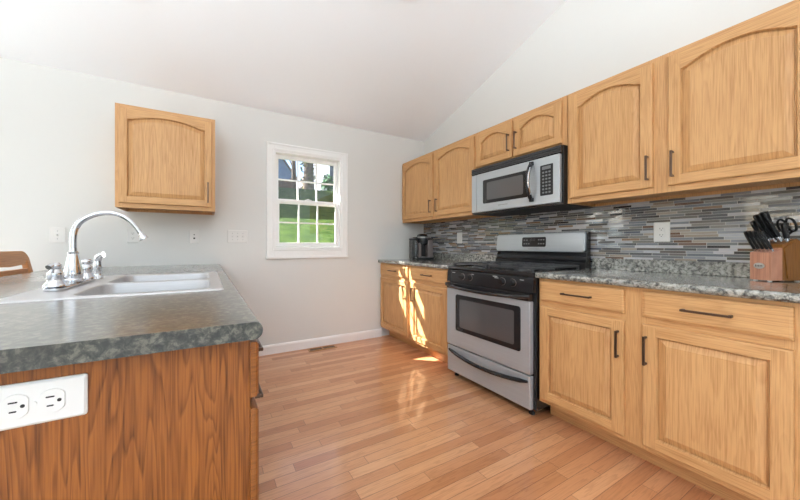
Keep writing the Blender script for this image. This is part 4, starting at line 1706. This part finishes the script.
t = thing('ceiling_light', 'white round fixture on the sloped ceiling above the left wall cabinet', 'ceiling light', (-0.40, 2.29, zc(2.29)))
M = ceil_frame(-0.41, 2.29)
obj('housing', lathe(BM(), [(0.085, 0.0005), (0.085, 0.012), (0.078, 0.020), (0.06, 0.022)], 0, 0, 32, M), TRIM, t, True)
obj('lamp_cover', lathe(BM(), [(0.058, 0.0222), (0.045, 0.028), (0.02, 0.031), (0, 0.032)], 0, 0, 32, M), TRIM, t, True)
t = thing('ceiling_light', 'nickel-rimmed round ceiling light above the range aisle', 'ceiling light', (1.24, 1.60, zc(1.60)))
M = ceil_frame(1.215, 1.625)
obj('housing', lathe(BM(), [(0.14, 0.0005), (0.14, 0.03), (0.135, 0.036), (0.12, 0.036)], 0, 0, 32, M), NICKEL, t, True, label='nickel rim')
obj('lamp_dome', lathe(BM(), [(0.12, 0.0362), (0.11, 0.055), (0.08, 0.078), (0.04, 0.090), (0, 0.093)], 0, 0, 32, M), DOME, t, True, label='frosted glass dome')
obj('finial', lathe(BM(), [(0.012, 0.0932), (0.012, 0.104), (0.006, 0.110), (0, 0.112)], 0, 0, 16, M), NICKEL, t, True)

# ------------------------------------------------------------------ bar chair at the far side of the peninsula
t = thing('bar_chair', 'wooden ladder-back chair tucked behind the peninsula counter', 'chair', (-1.0, 2.70, 0))
ya, yb = 2.47, 2.93
def post2(y):
    bm = BM()
    c = [(-1.125, 0.0), (-1.10, 0.33), (-1.080, 0.63), (-1.085, 0.80), (-1.125, 0.990)]
    L = []
    for x, z in c:
        L.append([(x + p[0], y + p[1], z) for p in rrect(-.017, .017, -.024, .024, .008, 3)])
    loft(bm, L)
    obj('leg', bm, CHW, t, True)
post2(ya)
post2(yb)
# top rail with rounded shoulders flowing into the posts
bm = BM()
poly = [(ya-.024, .985)]
for k in range(9):
    a = math.radians(180 - 90*k/8)
    poly.append((ya-.024+.075 + .075*math.cos(a), .990 + .062*math.sin(a)))
for k in range(9):
    a = math.radians(90 - 90*k/8)
    poly.append((yb+.024-.075 + .075*math.cos(a), .990 + .062*math.sin(a)))
poly += [(yb+.024, .985), (yb-.024, .980), (yb-.05, .962), ((ya+yb)/2, .952), (ya+.05, .962), (ya+.024, .980)]
A = []
for (y, z) in poly:
    xx = -1.125 - 0.21*(z-.99)
    A.append((xx, y, z))
loft(bm, [[(x-.014, y, z) for x, y, z in A], [(x+.014, y, z) for x, y, z in A]])
obj('top_rail', bm, CHW, t, True)
for zz in (0.905, 0.815):
    bm = BM()
    x = -1.085 - (zz-.80)*.21
    box(bm, x-.010, x+.010, ya+.0245, yb-.0245, zz-.028, zz+.028, .005)
    obj('back_slat', bm, CHW, t)
bm = BM()
box(bm, -1.060, -0.70, ya-.01, yb+.01, .625, .655, .010)
obj('seat', bm, CHW, t)
for y in (ya+.01, yb-.01):
    obj('leg', tube(BM(), [(-.72, y, 0), (-.735, y, .33), (-.75, y, .6248)], [.016, .019, .020], 12), CHW, t, True)
for y in (ya+.0, yb-.0):
    obj('stretcher', tube(BM(), [(-1.09, y, .25), (-.733, y, .25)], .011, 10), CHW, t, True)
obj('stretcher', tube(BM(), [(-.735, ya+.01, .20), (-.735, yb-.01, .20)], .011, 10), CHW, t, True)

# ------------------------------------------------------------------ torchiere added out of view to brighten the ceiling
def uplight(label, LX, LY, power, spread, blend):
    t = thing('fill_lamp', label, 'floor lamp', (LX, LY, 0))
    obj('base', lathe(BM(), [(0.15, 0.0005), (0.15, 0.018), (0.14, 0.026), (0.02, 0.034)], LX, LY, 28), NICKEL, t, True)
    obj('pole', lathe(BM(), [(0.014, 0.0342), (0.014, 1.66)], LX, LY, 14), NICKEL, t, True)
    obj('lamp_bowl', lathe(BM(), [(0.016, 1.6602), (0.05, 1.675), (0.12, 1.70), (0.17, 1.735), (0.166, 1.735), (0.118, 1.705), (0.05, 1.682), (0.0, 1.678)], LX, LY, 28), TRIM, t, True)
    ld = bpy.data.lights.new('fill_spot', 'SPOT')
    ld.energy = power
    ld.spot_size = math.radians(spread)
    ld.spot_blend = blend
    ld.shadow_soft_size = 0.05
    ld.color = (0.88, 0.95, 1.0)
    lo = bpy.data.objects.new('fill_spot', ld)
    C.objects.link(lo)
    lo.parent = t
    lo.location = (0, 0, 1.75)
    lo.rotation_euler = (PI, 0, 0)


uplight('white torchiere added out of view behind the viewpoint as ceiling fill light', -0.9, -1.4, 345, 175, 0.25)
